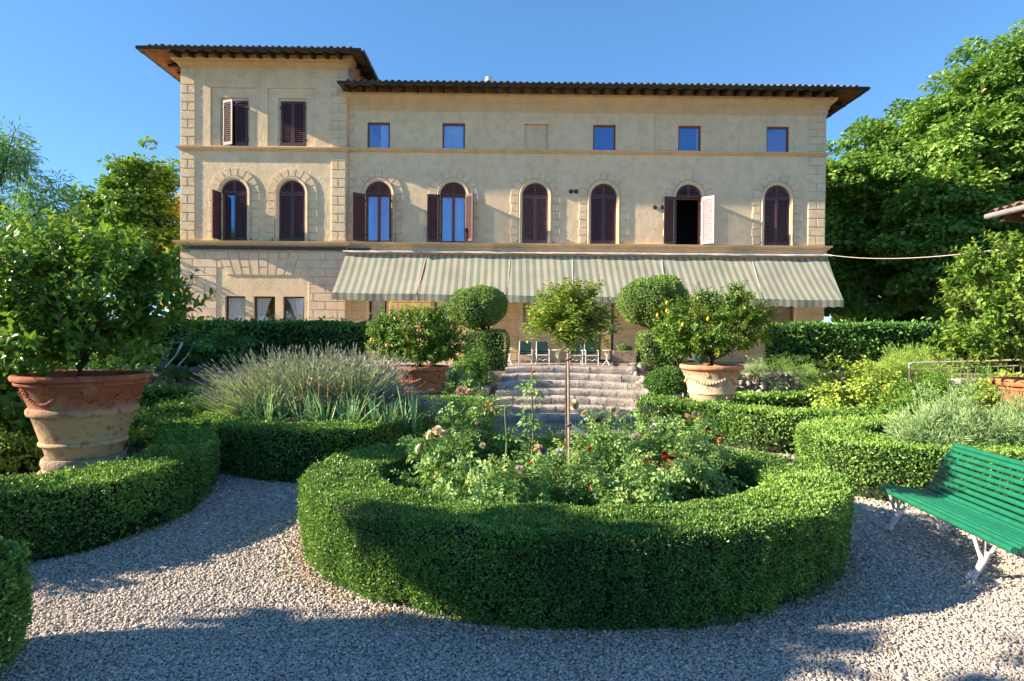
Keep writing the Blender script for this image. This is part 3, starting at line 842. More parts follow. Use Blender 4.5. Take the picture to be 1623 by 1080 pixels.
for i in range(1, 8):
    rafter((tx0, TF-.2+i*.55), (-1,0,0), ovf-.1, zt_e+.05+ovf*.28, .30); rafter((tx1, TF-.2+i*.55), (1,0,0), ovf-.1, zt_e+.05+ovf*.28, .30)
def gutter(pts, r=.07, name='gutter'):
    M = MB()
    for a, b_ in zip(pts[:-1], pts[1:]):
        a = np.array(a, float); b_ = np.array(b_, float); d = unit(b_-a); n_ = np.array([d[1], -d[0], 0.])
        th = np.linspace(pi, 2*pi, 9); V = []
        for c in (a, b_):
            for t in th: V.append(c + n_*r*math.cos(t) + np.array([0,0,r*math.sin(t)]))
        for c in (a, b_):
            for t in th: V.append(c + n_*(r-.012)*math.cos(t) + np.array([0,0,(r-.012)*math.sin(t)]))
        M.add(V, [[i,i+1,i+10,i+9] for i in range(8)] + [[18+i,18+i+9,18+i+10,18+i+1] for i in range(8)] + [[0,9,27,18],[8,26,35,17]])
        tube(M, [a+n_*r, b_+n_*r], .014, 6); 
        Ls = np.linalg.norm(b_-a)
        for s in np.arange(.5, Ls, .9):
            c = a + d*s; tube(M, [c+n_*r*1.02*math.cos(t)+np.array([0,0,r*1.08*math.sin(t)]) for t in th], .012, 5)
    return build(name, M, M_gutter, villa, smooth=True, sharp=40)
g = .06
gutter([(xe0, F-ovf-g, z_e+.10), (xe1+g, F-ovf-g, z_e+.10), (xe1+g, F+DEPTH, z_e+.10)])
gutter([(te0-g, F+7, zt_e+.10), (te0-g, TF-ovf-g, zt_e+.10), (te1+g, TF-ovf-g, zt_e+.10), (te1+g, F+7, zt_e+.10)])
M = MB(); tube(M, [(te0-g, F+2.5, zt_e+.05), (te0-g, F+2.5, zt_e-.1), (te0+.3, F+2.3, zt_e-.28), (tx0-.06, F+2.0, zt_e-.32), (tx0-.06, F+2.0, zt_e-.8)], .05, 8); build('downpipe', M, M_galv, villa, smooth=True)
M = MB(); tube(M, [(xe1+g, F+2.2, z_e+.05), (xe1+g-.02, F+2.2, z_e-.1), (xe1-.2, F+1.9, z_e-.32), (mx1+.10, F+1.6, z_e-.5), (mx1+.08, F+1.6, z_e-2.0), (mx1+.08, F+1.6, TZ)], .05, 8); build('downpipe', M, M_gutter, villa, smooth=True)
M = MB(); tube(M, [(te1-.55, F+.1, z_e+.4), (te1-.55, F+.1, zt_e)], .05, 8); build('downpipe', M, M_galv, villa, smooth=True)
c = P(775, 131, F+2.2); M = MB()
lathe(M, [(.09,-.8),(.09,.05),(.13,.06),(.15,.15),(.14,.19),(.0,.23)], (c[0], F+2.2, c[2]-.02), 14); build('chimney', M, M_galv, villa, smooth=True, sharp=40)

# --- awning
az1 = fz(407, 930); ax0, ax1 = fx(549, 405), fx(1309, 408)
awn = thing('awning', (ax0, F-.1, az1), 'long green and cream striped awning stretched over the terrace front', 'awning')
AF = 1.45; yb = F-.14; yf = yb-AF
zf_l = float(P(525, 464, yf)[2]); zf_r = float(P(1338, 476, yf)[2])
seams = [ax0] + [fx(p, 408) for p in (677, 809, 907, 1047, 1188)] + [ax1]
fseam = [float(P(525,465,yf)[0])] + [float(P(p,470,yf)[0]) for p in (660, 803, 908, 1055, 1211)] + [float(P(1338,476,yf)[0])]
for i in range(6):
    M = MB(); nx, ny = 30, 14; V = []
    for v in np.linspace(0, 1, ny):
        for u in np.linspace(0, 1, nx):
            xa = seams[i]+.02 + (seams[i+1]-seams[i]-.04)*u; xb = fseam[i]+.02 + (fseam[i+1]-fseam[i]-.04)*u
            x = xa + (xb-xa)*v; zfr = zf_l + (zf_r-zf_l)*((xb-fseam[0])/(fseam[-1]-fseam[0]))
            sag = .05*math.sin(pi*v) + .012*math.sin(u*9+i*2)*math.sin(pi*v) + .05*v*math.sin(pi*u)*.4
            V.append((x, yb-AF*v, az1 + (zfr-az1)*v - sag))
    M.add(V, [[a*nx+c, a*nx+c+1, (a+1)*nx+c+1, (a+1)*nx+c] for a in range(ny-1) for c in range(nx-1)])
    cn = build('canopy', M, M_awn, awn, smooth=True)
    M = MB(); nx = 60; V = []
    for r_ in range(2):
        for q in range(nx):
            u = q/(nx-1); x = fseam[i]+.02+(fseam[i+1]-fseam[i]-.04)*u
            zfr = zf_l + (zf_r-zf_l)*((x-fseam[0])/(fseam[-1]-fseam[0])) - .02*math.sin(pi*u)
            dz = 0 if r_ == 0 else -.20 - .035*abs(math.sin(x/.30*pi))
            V.append((x, yf - .012 - (0.02*math.sin(x*5) if r_ else 0), zfr+dz+.005))
    M.add(V, [[c, c+1, nx+c+1, nx+c] for c in range(nx-1)]); build('valance', M, M_awn, awn, smooth=True)
    if i:
        xm0 = seams[i]; xm1 = fseam[i]; M = MB()
        zfr = zf_l + (zf_r-zf_l)*((xm1-fseam[0])/(fseam[-1]-fseam[0]))
        tube(M, [(xm0, yb-.01, az1-.02), (xm0+(xm1-xm0)*.5, yb-.5*AF, (az1+zfr)/2-.04), (xm1, yf+.02, zfr-.03)], .013, 6); build('seam_cord', M, M_flash, awn)
M = MB(); tube(M, [(fseam[0], yf+.03, zf_l-.03), (fseam[-1], yf+.03, zf_r-.03)], .022, 8); build('front_bar', M, M_galv, awn)
M = MB(); zfl = fz(404.5)
n = 90; xs = np.linspace(ax0-.05, ax1+.05, n); V = []
for x in xs:
    j = .015*math.sin(x*3.1)+.012*math.sin(x*7.7)
    V += [(x, F-.02, zfl+.10), (x, F-.30+j, zfl+.035+j*.5), (x, F-.31+j, zfl-.01+j*.5), (x, F-.03, zfl+.0)]
M.add(V, [[4*i+k, 4*i+4+k, 4*i+4+(k+1)%4, 4*i+(k+1)%4] for i in range(n-1) for k in range(4)])
build('flashing', M, M_flash, awn)
M = MB(); zz = az1-.02; xx = ax0
while xx < ax1:
    box(M, (xx+.01, F-.10, az1+.0), (min(ax1, xx+.6)-.01, F-.02, zfl+.005)); xx += .6
build('fascia', M, M_trim, awn)

# cable to the outbuilding
a = P(1306, 403, F-.1); b_ = P(1660, 384, 10.2)
M = MB(); tube(M, [a + (b_-a)*t + np.array([0,0,-.22*4*t*(1-t)]) for t in np.linspace(0,1,20)], .009, 6)
tag(build('cable', M, M_cable, smooth=True), 'thin pale cable strung from the villa corner towards the tiled outbuilding', 'cable')
# outbuilding at the edge of the garden
ob = thing('outbuilding', (13.5, 8, 0), 'low outbuilding whose tiled eave pokes in beside the potted lemon', 'outbuilding')
e0 = P(1568, 346, 12.0); ex = e0[0]; ez = e0[2]
M = MB(); box(M, (ex+.6, 4.5, 0), (ex+6, 11.6, ez+.1)); build('wall', M, M_wall, ob)
M = MB(); sl = .32
M.add([(ex,4,ez),(ex,12,ez),(ex+3.3,12,ez+3.3*sl),(ex+3.3,4,ez+3.3*sl)], [[0,1,2,3]], 1)
M.add([(ex,4,ez+.07),(ex,12,ez+.07),(ex+3.3,12,ez+3.3*sl+.07),(ex+3.3,4,ez+3.3*sl+.07),(ex+6.6,12,ez+.07),(ex+6.6,4,ez+.07)], [[0,1,2,3],[3,2,4,5]], 0)
M.add([(ex,4,ez),(ex,12,ez),(ex,12,ez+.07),(ex,4,ez+.07)], [[0,1,2,3]], 0); M.add([(ex,12,ez),(ex+3.3,12,ez+3.3*sl),(ex+3.3,12,ez+3.3*sl+.07),(ex,12,ez+.07)], [[0,1,2,3]], 0)
for yy in np.arange(4.1, 12, .21):
    for t in range(7):
        V = []
        for c, rr in ((t*.45-.06, .09), (t*.45+.45, .07)):
            for th in np.linspace(0, pi, 6): V.append((ex+c, yy+rr*math.cos(th), ez+.075+c*sl+rr*math.sin(th)+(.015 if rr > .08 else 0)))
        M.add(V, [[i,i+1,i+7,i+6] for i in range(5)])
build('roof', M, [M_tile, M_terra_s], ob)
for yy in np.arange(4.2, 12, .5):
    M = MB(); box(M, (ex+.05, yy, ez-.12), (ex+.75, yy+.09, ez+.12)); build('rafter', M, M_rafter, ob)
M = MB(); tube(M, [(ex-.06, 4, ez+.03), (ex-.06, 12, ez+.03)], .06, 8); build('gutter', M, M_galv, ob, smooth=True)
# ================================================================== HEDGES
def resample(path, step, closed=False):
    p = np.asarray(path, float)
    if closed: p = np.vstack([p, p[:1]])
    # Catmull-Rom for a soft line
    q = []
    n = len(p)
    for i in range(n-1):
        p0 = p[i-1] if i > 0 else (p[-2] if closed else 2*p[0]-p[1]); p3 = p[i+2] if i+2 < n else (p[1] if closed else 2*p[-1]-p[-2])
        for t in np.linspace(0, 1, 12, endpoint=False):
            q.append(.5*((2*p[i]) + (-p0+p[i+1])*t + (2*p0-5*p[i]+4*p[i+1]-p3)*t*t + (-p0+3*p[i]-3*p[i+1]+p3)*t**3))
    q.append(p[-1]); q = np.array(q)
    s = np.concatenate([[0], np.cumsum(np.linalg.norm(np.diff(q, axis=0), axis=1))])
    m = max(2, int(s[-1]/step)+1); ss = np.linspace(0, s[-1], m)
    return np.stack([np.interp(ss, s, q[:,k]) for k in range(2)], 1), ss

def profile(w, h, rad, nb=40):
    rad = min(rad, w/2-.01); a = []
    for z in np.linspace(.0, h-rad, 10): a.append((-(w/2) + .05*(1-z/h)**3, z, -1, 0))
    for t in np.linspace(pi, pi/2, 8)[1:]: a.append((-(w/2-rad)+rad*math.cos(t), h-rad+rad*math.sin(t), math.cos(t), math.sin(t)))
    b = [(-x, z, -nx, nz) for x, z, nx, nz in reversed(a)]
    a = np.array(a + b)
    s = np.concatenate([[0], np.cumsum(np.linalg.norm(np.diff(a[:,:2], axis=0), axis=1))])
    return a, s

def hedge(name, label, path, w, h, closed=False, l0=.026, z0=0., mats=None, cat='hedge', group=None, rough=.022, cover=1.7, ref=5., parent=None, rad=.055, tip=.5):
    mats = mats or [M_box, M_boxcore]
    p, ss = resample(path, .08, closed); pr, ps = profile(w, h, rad); L = ss[-1]; M = MB()
    tan = unit(np.gradient(p, axis=0))
    if closed: tan[0] = tan[-1] = unit(p[1]-p[-2])
    nor = np.stack([tan[:,1], -tan[:,0]], 1)
    # twiggy core
    ins = .06; k = len(pr)
    V = np.zeros((len(p), k, 3)); wf = (w/2-ins)/(w/2)
    V[:,:,:2] = p[:,None] + nor[:,None]*(pr[None,:,0:1]*wf); V[:,:,2] = z0 + pr[None,:,1]*(h-ins)/h
    i = np.arange(len(p)-1)[:,None]; j = np.arange(k-1)[None]
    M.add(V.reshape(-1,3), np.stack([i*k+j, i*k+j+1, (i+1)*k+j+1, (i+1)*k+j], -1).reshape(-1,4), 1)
    if not closed:
        for e, dr in ((0, -1), (len(p)-1, 1)):
            ph = np.linspace(-pi/2, pi/2, 9); half = pr[k//2:]; kk = len(half); VV = []
            for f in ph:
                dd = tan[e]*dr*math.cos(f) + nor[e]*math.sin(f)
                for x, z, _, _ in half: VV.append((*(p[e] + dd*max(0., x)*wf), z0 + z*(h-ins)/h))
            M.add(VV, [[a*kk+c, a*kk+c+1, (a+1)*kk+c+1, (a+1)*kk+c] for a in range(8) for c in range(kk-1)], 1)
    Ps, Ns, Ls = [], [], []
    step = .3; npc = max(1, int(L/step))
    for a in range(npc):
        s0, s1 = L*a/npc, L*(a+1)/npc; mid = np.array([np.interp((s0+s1)/2, ss, p[:,q]) for q in range(2)])
        l = l0*max(.9, np.linalg.norm(mid)/ref)
        n = int(cover*(s1-s0)*ps[-1]/(.3*l*l))
        s = rng.uniform(s0, s1, n); u = rng.uniform(0, ps[-1], n)
        c = np.stack([np.interp(s, ss, p[:,q]) for q in range(2)], 1); t2 = unit(np.stack([np.interp(s, ss, nor[:,q]) for q in range(2)], 1))
        x = np.interp(u, ps, pr[:,0]); z = np.interp(u, ps, pr[:,1]); nx = np.interp(u, ps, pr[:,2]); nz = np.interp(u, ps, pr[:,3])
        Ps.append(np.column_stack([c + t2*x[:,None], z])); Ns.append(np.column_stack([t2*nx[:,None], nz])); Ls.append(np.full(n, l))
    if not closed:
        half = pr[k//2:]; hs = np.concatenate([[0], np.cumsum(np.linalg.norm(np.diff(half[:,:2], axis=0), axis=1))])
        for e, dr in ((0, -1), (len(p)-1, 1)):
            l = l0*max(.9, np.linalg.norm(p[e])/ref); n = int(cover*pi*w/2*(h+w/4)/(.3*l*l))
            u = rng.uniform(0, hs[-1], n); x = np.interp(u, hs, half[:,0]); keep = rng.uniform(0, w/2, n) < x+.02
            u = u[keep]; n = len(u); x = np.interp(u, hs, half[:,0]); z = np.interp(u, hs, half[:,1]); nx = np.interp(u, hs, half[:,2]); nz = np.interp(u, hs, half[:,3])
            f = rng.uniform(-pi/2, pi/2, n); dd = tan[e]*dr*np.cos(f)[:,None] + nor[e]*np.sin(f)[:,None]
            Ps.append(np.column_stack([p[e] + dd*x[:,None], z])); Ns.append(np.column_stack([dd*nx[:,None], nz])); Ls.append(np.full(n, l))
    Q = np.concatenate(Ps); N = unit(np.concatenate(Ns)); l = np.concatenate(Ls); n = len(Q)
    Q[:,2] += z0
    lum = lump(Q, 4.0, 3)*rough + lump(Q, 11.0, 5)*rough*.7
    bald = (Q[:,2]-z0 < .16*(.6+lump(Q*np.array([1,1,.2]), 3.0, 21))) & (rng.uniform(0,1,n) < .75)
    bald |= (lump(Q, 15.0, 41)+.6*lump(Q, 9.0, 43) > 1.0) & (rng.uniform(0,1,n) < .6)
    Q, N, l = Q[~bald], N[~bald], l[~bald]; n = len(Q); lum = lump(Q, 2.2, 3)*rough*.8 + lump(Q, 5.0, 7)*rough*.6 + lump(Q, 12.0, 5)*rough*.5
    sprig = (rng.uniform(0, 1, n) < .045)*rng.uniform(.3, 1.6, n)
    Q = Q + N*(lum + rng.normal(0, .3, n)*l - .35*l + sprig*l)[:,None]
    Q[:,2] = np.maximum(Q[:,2], z0+.005)
    D = N*.55 + np.array([0,0,.35]) + randu(n)*.75
    nn = N*.7 + randu(n)*.75 + np.array([0,0,.15])
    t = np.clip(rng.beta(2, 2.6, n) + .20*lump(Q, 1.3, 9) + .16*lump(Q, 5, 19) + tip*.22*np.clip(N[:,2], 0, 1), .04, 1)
    t[rng.uniform(0, 1, n) < .012 + .03*np.clip(lump(Q, 2.0, 33)-.5, 0, 1)] = 0
    scatter(M, LEAF_S, Q, D, nn, l*rng.uniform(.75, 1.35, n), t)
    o = build(name, M, mats, parent, tint=True)
    if parent is None: tag(o, label, cat, group)
    return o

th = np.linspace(0, 2*pi, 40, endpoint=False); wr = .62
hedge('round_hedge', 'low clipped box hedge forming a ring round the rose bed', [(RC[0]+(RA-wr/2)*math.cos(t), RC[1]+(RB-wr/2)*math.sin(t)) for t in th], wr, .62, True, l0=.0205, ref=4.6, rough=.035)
def g2(pts, z): return np.array([G(a, b_, z)[:2] for a, b_ in pts])
def offset(path, d):
    p = np.asarray(path, float); t = unit(np.gradient(p, axis=0)); return p + np.stack([t[:,1], -t[:,0]], 1)*d
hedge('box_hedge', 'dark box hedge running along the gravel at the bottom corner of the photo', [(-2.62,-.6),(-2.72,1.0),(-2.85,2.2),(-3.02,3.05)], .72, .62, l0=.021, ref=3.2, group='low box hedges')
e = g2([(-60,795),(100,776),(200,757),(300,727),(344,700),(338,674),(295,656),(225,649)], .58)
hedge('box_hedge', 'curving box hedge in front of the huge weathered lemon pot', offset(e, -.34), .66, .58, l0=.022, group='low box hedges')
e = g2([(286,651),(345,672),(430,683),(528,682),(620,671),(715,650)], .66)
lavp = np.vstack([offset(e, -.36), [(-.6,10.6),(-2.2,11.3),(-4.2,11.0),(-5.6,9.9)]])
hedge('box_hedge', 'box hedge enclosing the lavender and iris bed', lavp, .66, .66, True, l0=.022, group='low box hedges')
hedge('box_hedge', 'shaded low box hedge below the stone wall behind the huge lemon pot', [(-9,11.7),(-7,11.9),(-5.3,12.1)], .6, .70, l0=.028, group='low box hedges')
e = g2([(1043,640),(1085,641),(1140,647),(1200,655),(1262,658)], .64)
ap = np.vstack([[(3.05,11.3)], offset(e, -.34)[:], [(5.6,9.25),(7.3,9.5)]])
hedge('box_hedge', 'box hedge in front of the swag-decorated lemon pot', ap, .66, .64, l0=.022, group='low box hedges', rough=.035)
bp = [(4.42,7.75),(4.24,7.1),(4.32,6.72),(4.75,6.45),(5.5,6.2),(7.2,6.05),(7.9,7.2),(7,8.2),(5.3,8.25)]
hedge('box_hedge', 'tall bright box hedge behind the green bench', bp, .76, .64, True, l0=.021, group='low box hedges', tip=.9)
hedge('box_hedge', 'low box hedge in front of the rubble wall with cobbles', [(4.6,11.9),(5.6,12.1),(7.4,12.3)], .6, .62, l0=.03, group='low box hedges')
bay = [M_bay, M_boxcore]
hl = float(P(576, 540, 14.8)[0]); hr = float(P(1222, 540, 14.8)[0])
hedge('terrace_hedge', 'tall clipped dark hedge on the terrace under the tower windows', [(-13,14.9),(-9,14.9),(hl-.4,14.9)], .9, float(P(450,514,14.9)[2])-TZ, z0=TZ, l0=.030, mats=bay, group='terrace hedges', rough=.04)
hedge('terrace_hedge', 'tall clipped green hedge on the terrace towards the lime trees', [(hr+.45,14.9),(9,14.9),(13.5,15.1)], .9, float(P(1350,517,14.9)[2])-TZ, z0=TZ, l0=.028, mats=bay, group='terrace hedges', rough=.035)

# ---- beds of soil inside the hedges
sheet('flower_bed', [(RC[0]+(RA-.4)*math.cos(t), RC[1]+(RB-.4)*math.sin(t)) for t in th], .012, M_soil, .16)
sheet('flower_bed', lavp, .01, M_soil, .5)
sheet('flower_bed', [(-12,4.9),(-4.2,5.1),(-4.0,6.8),(-4.6,8.6),(-6,9.9),(-12,10)], .009, M_soil, .36)
sheet('flower_bed', [(3.2,10.2),(4,9.4),(8,9.6),(11,9.8),(11,13.6),(3.4,13.6)], .009, M_soil, .25)
sheet('flower_bed', [(4.0,7.6),(4.6,6.4),(5.4,5.6),(10,5.0),(11,9.2),(6,8.2)], .013, M_soil, .25)
sheet('flower_bed', [(-14,12.2),(-5,12.3),(-5,13.9),(-14,13.9)], .007, M_soil, .1)

# ================================================================== GENERIC PLANTS
def crown_leaves(M, lobes, ncl, rc, per, lsize, tpl=LEAF_W, flat=.55, inner=.55, droop=.25, up=.7, trim=.8, tbias=0., seed=None, mat=0):
    """leaf clumps through the outer part of a union of ellipsoids"""
    lob = [(np.array(c, float), np.array(r, float)) for c, r in lobes]
    vol = np.array([np.prod(r)**(2/3) for c, r in lob]); cnt = rng.multinomial(ncl, vol/vol.sum()); C, O = [], []
    for (c, r), n in zip(lob, cnt):
        d = randu(n); f = rng.uniform(inner**3, 1, n)**(1/3)
        q = c + d*r*f[:,None]; keep = np.ones(n, bool)
        for c2, r2 in lob:
            if c2 is c: continue
            keep &= np.sum(((q-c2)/(r2*.72))**2, 1) > 1
        C.append(q[keep]); O.append(unit(d/r)[keep])
    C = np.concatenate(C); O = np.concatenate(O); n = len(C)
    C = C + O*(np.clip(rng.normal(0, .8, n), -1.2, 1.6)*rc)[:,None]
    rr = rc*rng.uniform(.6, 1.35, n); cb = rng.normal(0, .14, n)
    Q = []; N = []; D = []; T = []
    idx = np.repeat(np.arange(n), np.maximum(3, (per*(rr/rc)**2).astype(int))); m = len(idx)
    b_ = randu(m)*rng.uniform(0, 1, m)[:,None]**(.45)
    o = O[idx]
    loc = b_*rr[idx][:,None]; loc[:,2] *= flat
    loc[:,2] -= .35*rr[idx]*(np.sum(loc[:,:2]**2, 1)/np.maximum(rr[idx]**2, 1e-6))     # clumps droop at their rims
    Q = C[idx] + loc
    N = o*.45 + np.array([0,0,up]) + randu(m)*.55 + b_*.3
    D = o*.5 + unit(loc)*.6 + randu(m)*.55 - np.array([0,0,droop])
    T = np.clip(rng.beta(2, 2.4, m) + cb[idx] + tbias + .12*b_[:,2], 0, 1)
    scatter(M, tpl, Q, D, N, lsize*rng.uniform(.7, 1.3, m), T, mat)
    return C

def limbs(M, base, top, tips, r0, mat=0, n=7, kink=.1, tr=.15):
    base = np.array(base, float); top = np.array(top, float); L = np.linalg.norm(top-base)
    ts = np.linspace(0, 1, 7); pts = base + (top-base)*ts[:,None]; pts[1:-1,:2] += rng.normal(0, kink*L*.15, (5, 2))
    rad = r0*(1-.45*ts); rad[0] *= 1.35; tube(M, pts, rad, 10, mat)
    for tp in tips:
        s = rng.uniform(.45, 1.0); a = base + (top-base)*s
        k = np.interp(s, ts, np.arange(7)); a = pts[int(k)] + (pts[min(6, int(k)+1)]-pts[int(k)])*(k-int(k))
        d = tp-a; mid = a + d*.45 + np.array([0,0,.16*np.linalg.norm(d)]) + rng.normal(0, .06*np.linalg.norm(d), 3)
        q = np.linspace(0, 1, n)[:,None]; c = a*(1-q)**2 + 2*mid*q*(1-q) + tp*q*q
        c[1:-1] += rng.normal(0, .025*np.linalg.norm(d), (n-2, 3))
        tube(M, c, np.linspace(r0*.45*(1-.4*s), r0*tr*.35, n), 6, mat, cap=False)

def tree(name, label, cat, base, th_, r0, lobes, ncl, rc, per, lsize, lmat, tpl=LEAF_W, nl=22, group=None, top=None, **kw):
    t = thing(name, base, label, cat, group)
    M = MB(); C = crown_leaves(M, lobes, ncl, rc, per, lsize, tpl, **kw); build('crown', M, lmat, t, tint=True)
    M = MB(); tips = C[rng.choice(len(C), min(nl, len(C)), replace=False)]
    limbs(M, base, top if top is not None else np.array(base)+np.array([0,0,th_]), tips, r0); build('trunk', M, M_bark, t, smooth=True)
    return t

# ---- background trees
def L(px, py, Y, rx, rz, ry=None): return (P(px, py, Y), (rx, ry or rx, rz))
b_ = P(1368, 540, 27); b_[2] = -.5
tree('lime_tree', 'dark-trunked lime tree close behind the villa corner', 'tree', b_, 7.5, .36,
     [L(1345,290,27,1.5,1.6), L(1385,250,27,1.4,1.3), L(1450,230,28,1.8,1.6), L(1340,370,27,1.6,1.4), L(1420,330,27.5,1.9,1.6), L(1480,300,28,1.8,2.2), L(1450,400,27,1.8,1.1), L(1345,430,27,1.3,.8), L(1405,420,27,1.5,.9), L(1470,205,28,1.0,.8), L(1420,462,27,1.2,.35), L(1335,465,27,.9,.4)],
     520, .72, 165, .20, M_lime, nl=40, group='lime trees', top=P(1385, 300, 27), inner=.55, flat=.45)
b_ = P(1525, 540, 23.5); b_[2] = -.5
tree('lime_tree', 'tallest lime tree, rising to the top edge of the photo', 'tree', b_, 10, .45,
     [L(1595,105,23.5,1.3,1.3), L(1640,75,23.5,1.0,1.0), L(1545,165,23.5,1.5,1.3), L(1500,235,23.5,1.4,1.2), L(1620,180,23.5,1.9,1.5), L(1570,240,23,1.8,1.4), L(1480,320,23,1.4,1.2), L(1545,320,23,1.9,1.2), L(1630,290,23.5,1.9,1.6), L(1460,385,23.5,1.3,.9), L(1530,395,23,1.7,.9), L(1610,390,23.5,2.0,1.1), L(1690,200,24,2.2,3.0), L(1480,440,23.5,1.3,.55), L(1560,455,23.5,1.7,.6), L(1680,400,23.5,2.2,1.6)],
     820, .70, 165, .18, M_lime, nl=44, group='lime trees', top=P(1585, 200, 23.5), inner=.55, flat=.45)
b_ = P(1450, 540, 34); b_[2] = -.5
tree('lime_tree', 'shaded lime tree farther back between the two big ones', 'tree', b_, 7, .4,
     [L(1440,410,34,3.0,1.3), L(1350,410,33,2.2,1.2), L(1520,420,33,3.0,1.5), L(1590,440,33,3.0,1.6), L(1500,350,34,3,2.0), L(1490,480,34,2.0,.5), L(1330,478,33,1.4,.6), L(1440,500,34,2.2,.55), L(1370,498,34,1.6,.5), L(1530,495,34,2.5,.6)],
     430, .9, 130, .26, M_lime, nl=20, group='lime trees', flat=.5)
b_ = P(205, 560, 21); b_[2] = 0
tree('broadleaf_tree', 'airy green tree left of the tower with layered leaf sprays', 'tree', b_, 5, .22,
     [L(212,300,21,.9,.75), L(158,330,21,.8,.6), L(228,345,21,1.0,.9), L(205,400,21,1.5,1.1), L(255,285,21,.45,.35), L(125,345,21,.6,.3), L(240,430,21,1.1,1.0), L(150,400,21,1.1,.9), L(250,370,21,.7,.5), L(215,262,21,.45,.35)],
     330, .42, 95, .15, M_maple, nl=26, tpl=LEAF_W, top=P(205, 330, 21), inner=.3)
b_ = P(268, 560, 24); b_[2] = 0
tree('small_tree', 'yellowing thin tree against the tower edge', 'tree', b_, 5, .12,
     [L(272,330,24,.6,.5), L(265,390,24,.8,.8), L(280,430,24,.7,.7), L(262,440,24,.9,.8)], 90, .35, 60, .15, M_autumn, nl=16, inner=.2)
b_ = P(-20, 560, 13.5); b_[2] = 0
tree('bamboo_like_tree', 'feathery narrow-leaved tree at the photo edge, above the lemon', 'tree', b_, 4, .14,
     [L(-20,270,13.5,.75,1.0), L(30,330,13.5,1.0,.8), L(-40,380,13.5,1.3,1.2), L(60,370,13.5,.75,.55), L(40,420,13.5,1.1,.9), L(20,240,13.5,.5,.45), L(95,430,13.5,.8,.7), L(-60,220,13.5,.9,.6)],
     330, .33, 80, .17, M_bamb, nl=30, tpl=LEAF_N, top=P(-20, 300, 13.5), inner=.2, droop=.5, up=.3, flat=.9)
for px, py, Y, rx, rz, lab in ((40,500,10.5,1.5,1.2,'big green shrub behind the huge lemon pot, against the photo edge'), (110,500,12.6,1.3,1.1,'deep green shrub behind the trunk of the huge potted lemon'),
                          (-10,610,8.2,1.1,.75,'bushy green shrub beside the rim of the weathered pot')):
    c = P(px, py, Y); q = c.copy(); q[2] = 0
    tree('shrub', lab, 'shrub', q, c[2]*.7, .05, [(c,(rx,rx,rz)), (c+np.array([rx*.5,.2,-rz*.4]),(rx*.7,rx*.7,rz*.7)), (c+np.array([-rx*.4,-.2,-rz*.55]),(rx*.8,rx*.7,rz*.6))],
         230, .26, 80, .075, M_shrub, tpl=LEAF_S, nl=18, inner=.4)
c = P(25, 690, 6.6); q = c.copy(); q[2] = .3
tree('ground_shrub', 'low yellow-flecked shrub on the soil left of the weathered pot', 'shrub', q, .2, .02, [(c,(.75,.6,.30)), (c+np.array([-.6,.3,.05]),(.7,.7,.4)), (c+np.array([.25,.7,.0]),(.6,.6,.35))],
     190, .13, 60, .042, M_yel, tpl=LEAF_S, nl=12, inner=.4)
# trees standing left of the frame: they throw the foreground shade
tree('shade_tree', 'broad tree outside the photo that throws the foreground shade', 'tree', (-8.6,.5,0), 3.0, .3,
     [((-8.6,-0.12,2.2),(1.4,2.4,2.1)), ((-8.6,-0.12,3.75),(1.4,2.35,1.5)), ((-8.6,-3.42,2.6),(1.6,3.0,2.5)), ((-8.6,-0.50,4.65),(1.3,1.9,1.1)), ((-8.6,1.6,4.15),(1.2,1.1,.75)), ((-8.6,-7.42,3),(2.0,3.0,3))],
     1700, .42, 70, .22, M_shrub, nl=16, inner=.2)

tree('shrub', 'tall leafy shrub at the photo edge half hidden by the huge lemon crown', 'shrub', (-6.25,6.75,0), 1.2, .05,
     [((-6.25,6.75,1.75),(.6,.5,.7)), ((-6.3,6.75,1.0),(.6,.55,.7)), ((-6.2,6.7,.6),(.55,.5,.5))], 260, .2, 75, .075, M_shrub, nl=14, inner=.2)
tree('shrub', 'unseen bushy shrub added to shade the hedge before the huge pot', 'shrub', (-5.5,4.3,0), .6, .04,
     [((-5.5,4.3,.75),(.55,.36,.5)), ((-5.5,4.3,.4),(.55,.36,.4))], 120, .18, 70, .06, M_shrub, nl=8, inner=.2)  # unseen shrub, put in to darken the hedge face with its shadow
# ---- lemon trees in terracotta pots
def pot_profile(r, h, style):
    if style == 1:    # weathered: three rings, deep rolled rim
        p = [(0,0),(.52,0),(.54,.02),(.58,.13),(.60,.14),(.635,.155),(.64,.175),(.625,.195),(.61,.20),(.73,.50),(.74,.505),(.785,.52),(.80,.55),(.795,.59),(.765,.61),(.755,.615),(.885,.875),(.90,.88),(.945,.885),(.955,.905),(.935,.925),(.93,.93),(.985,.935),(1.0,.955),(1.0,.98),(.98,1.0),(.90,1.0),(.88,.98),(.86,.90),(.80,.80)]
    elif style == 2:  # banded, smooth rim
        p = [(0,0),(.60,0),(.61,.02),(.695,.31),(.70,.315),(.735,.325),(.74,.35),(.73,.375),(.72,.385),(.865,.86),(.88,.87),(.95,.885),(.99,.91),(1.0,.94),(.995,.975),(.97,1.0),(.92,1.0),(.89,.97),(.87,.90),(.80,.80)]
    else:
        p = [(0,0),(.62,0),(.66,.01),(.68,.05),(.66,.09),(.64,.10),(.83,.74),(.84,.75),(.87,.76),(.88,.80),(.86,.825),(.85,.83),(.94,.84),(.985,.87),(1.0,.92),(.985,.97),(.95,1.0),(.88,1.0),(.86,.96),(.85,.88),(.80,.80)]
    return np.array(p)*np.array([r, h])

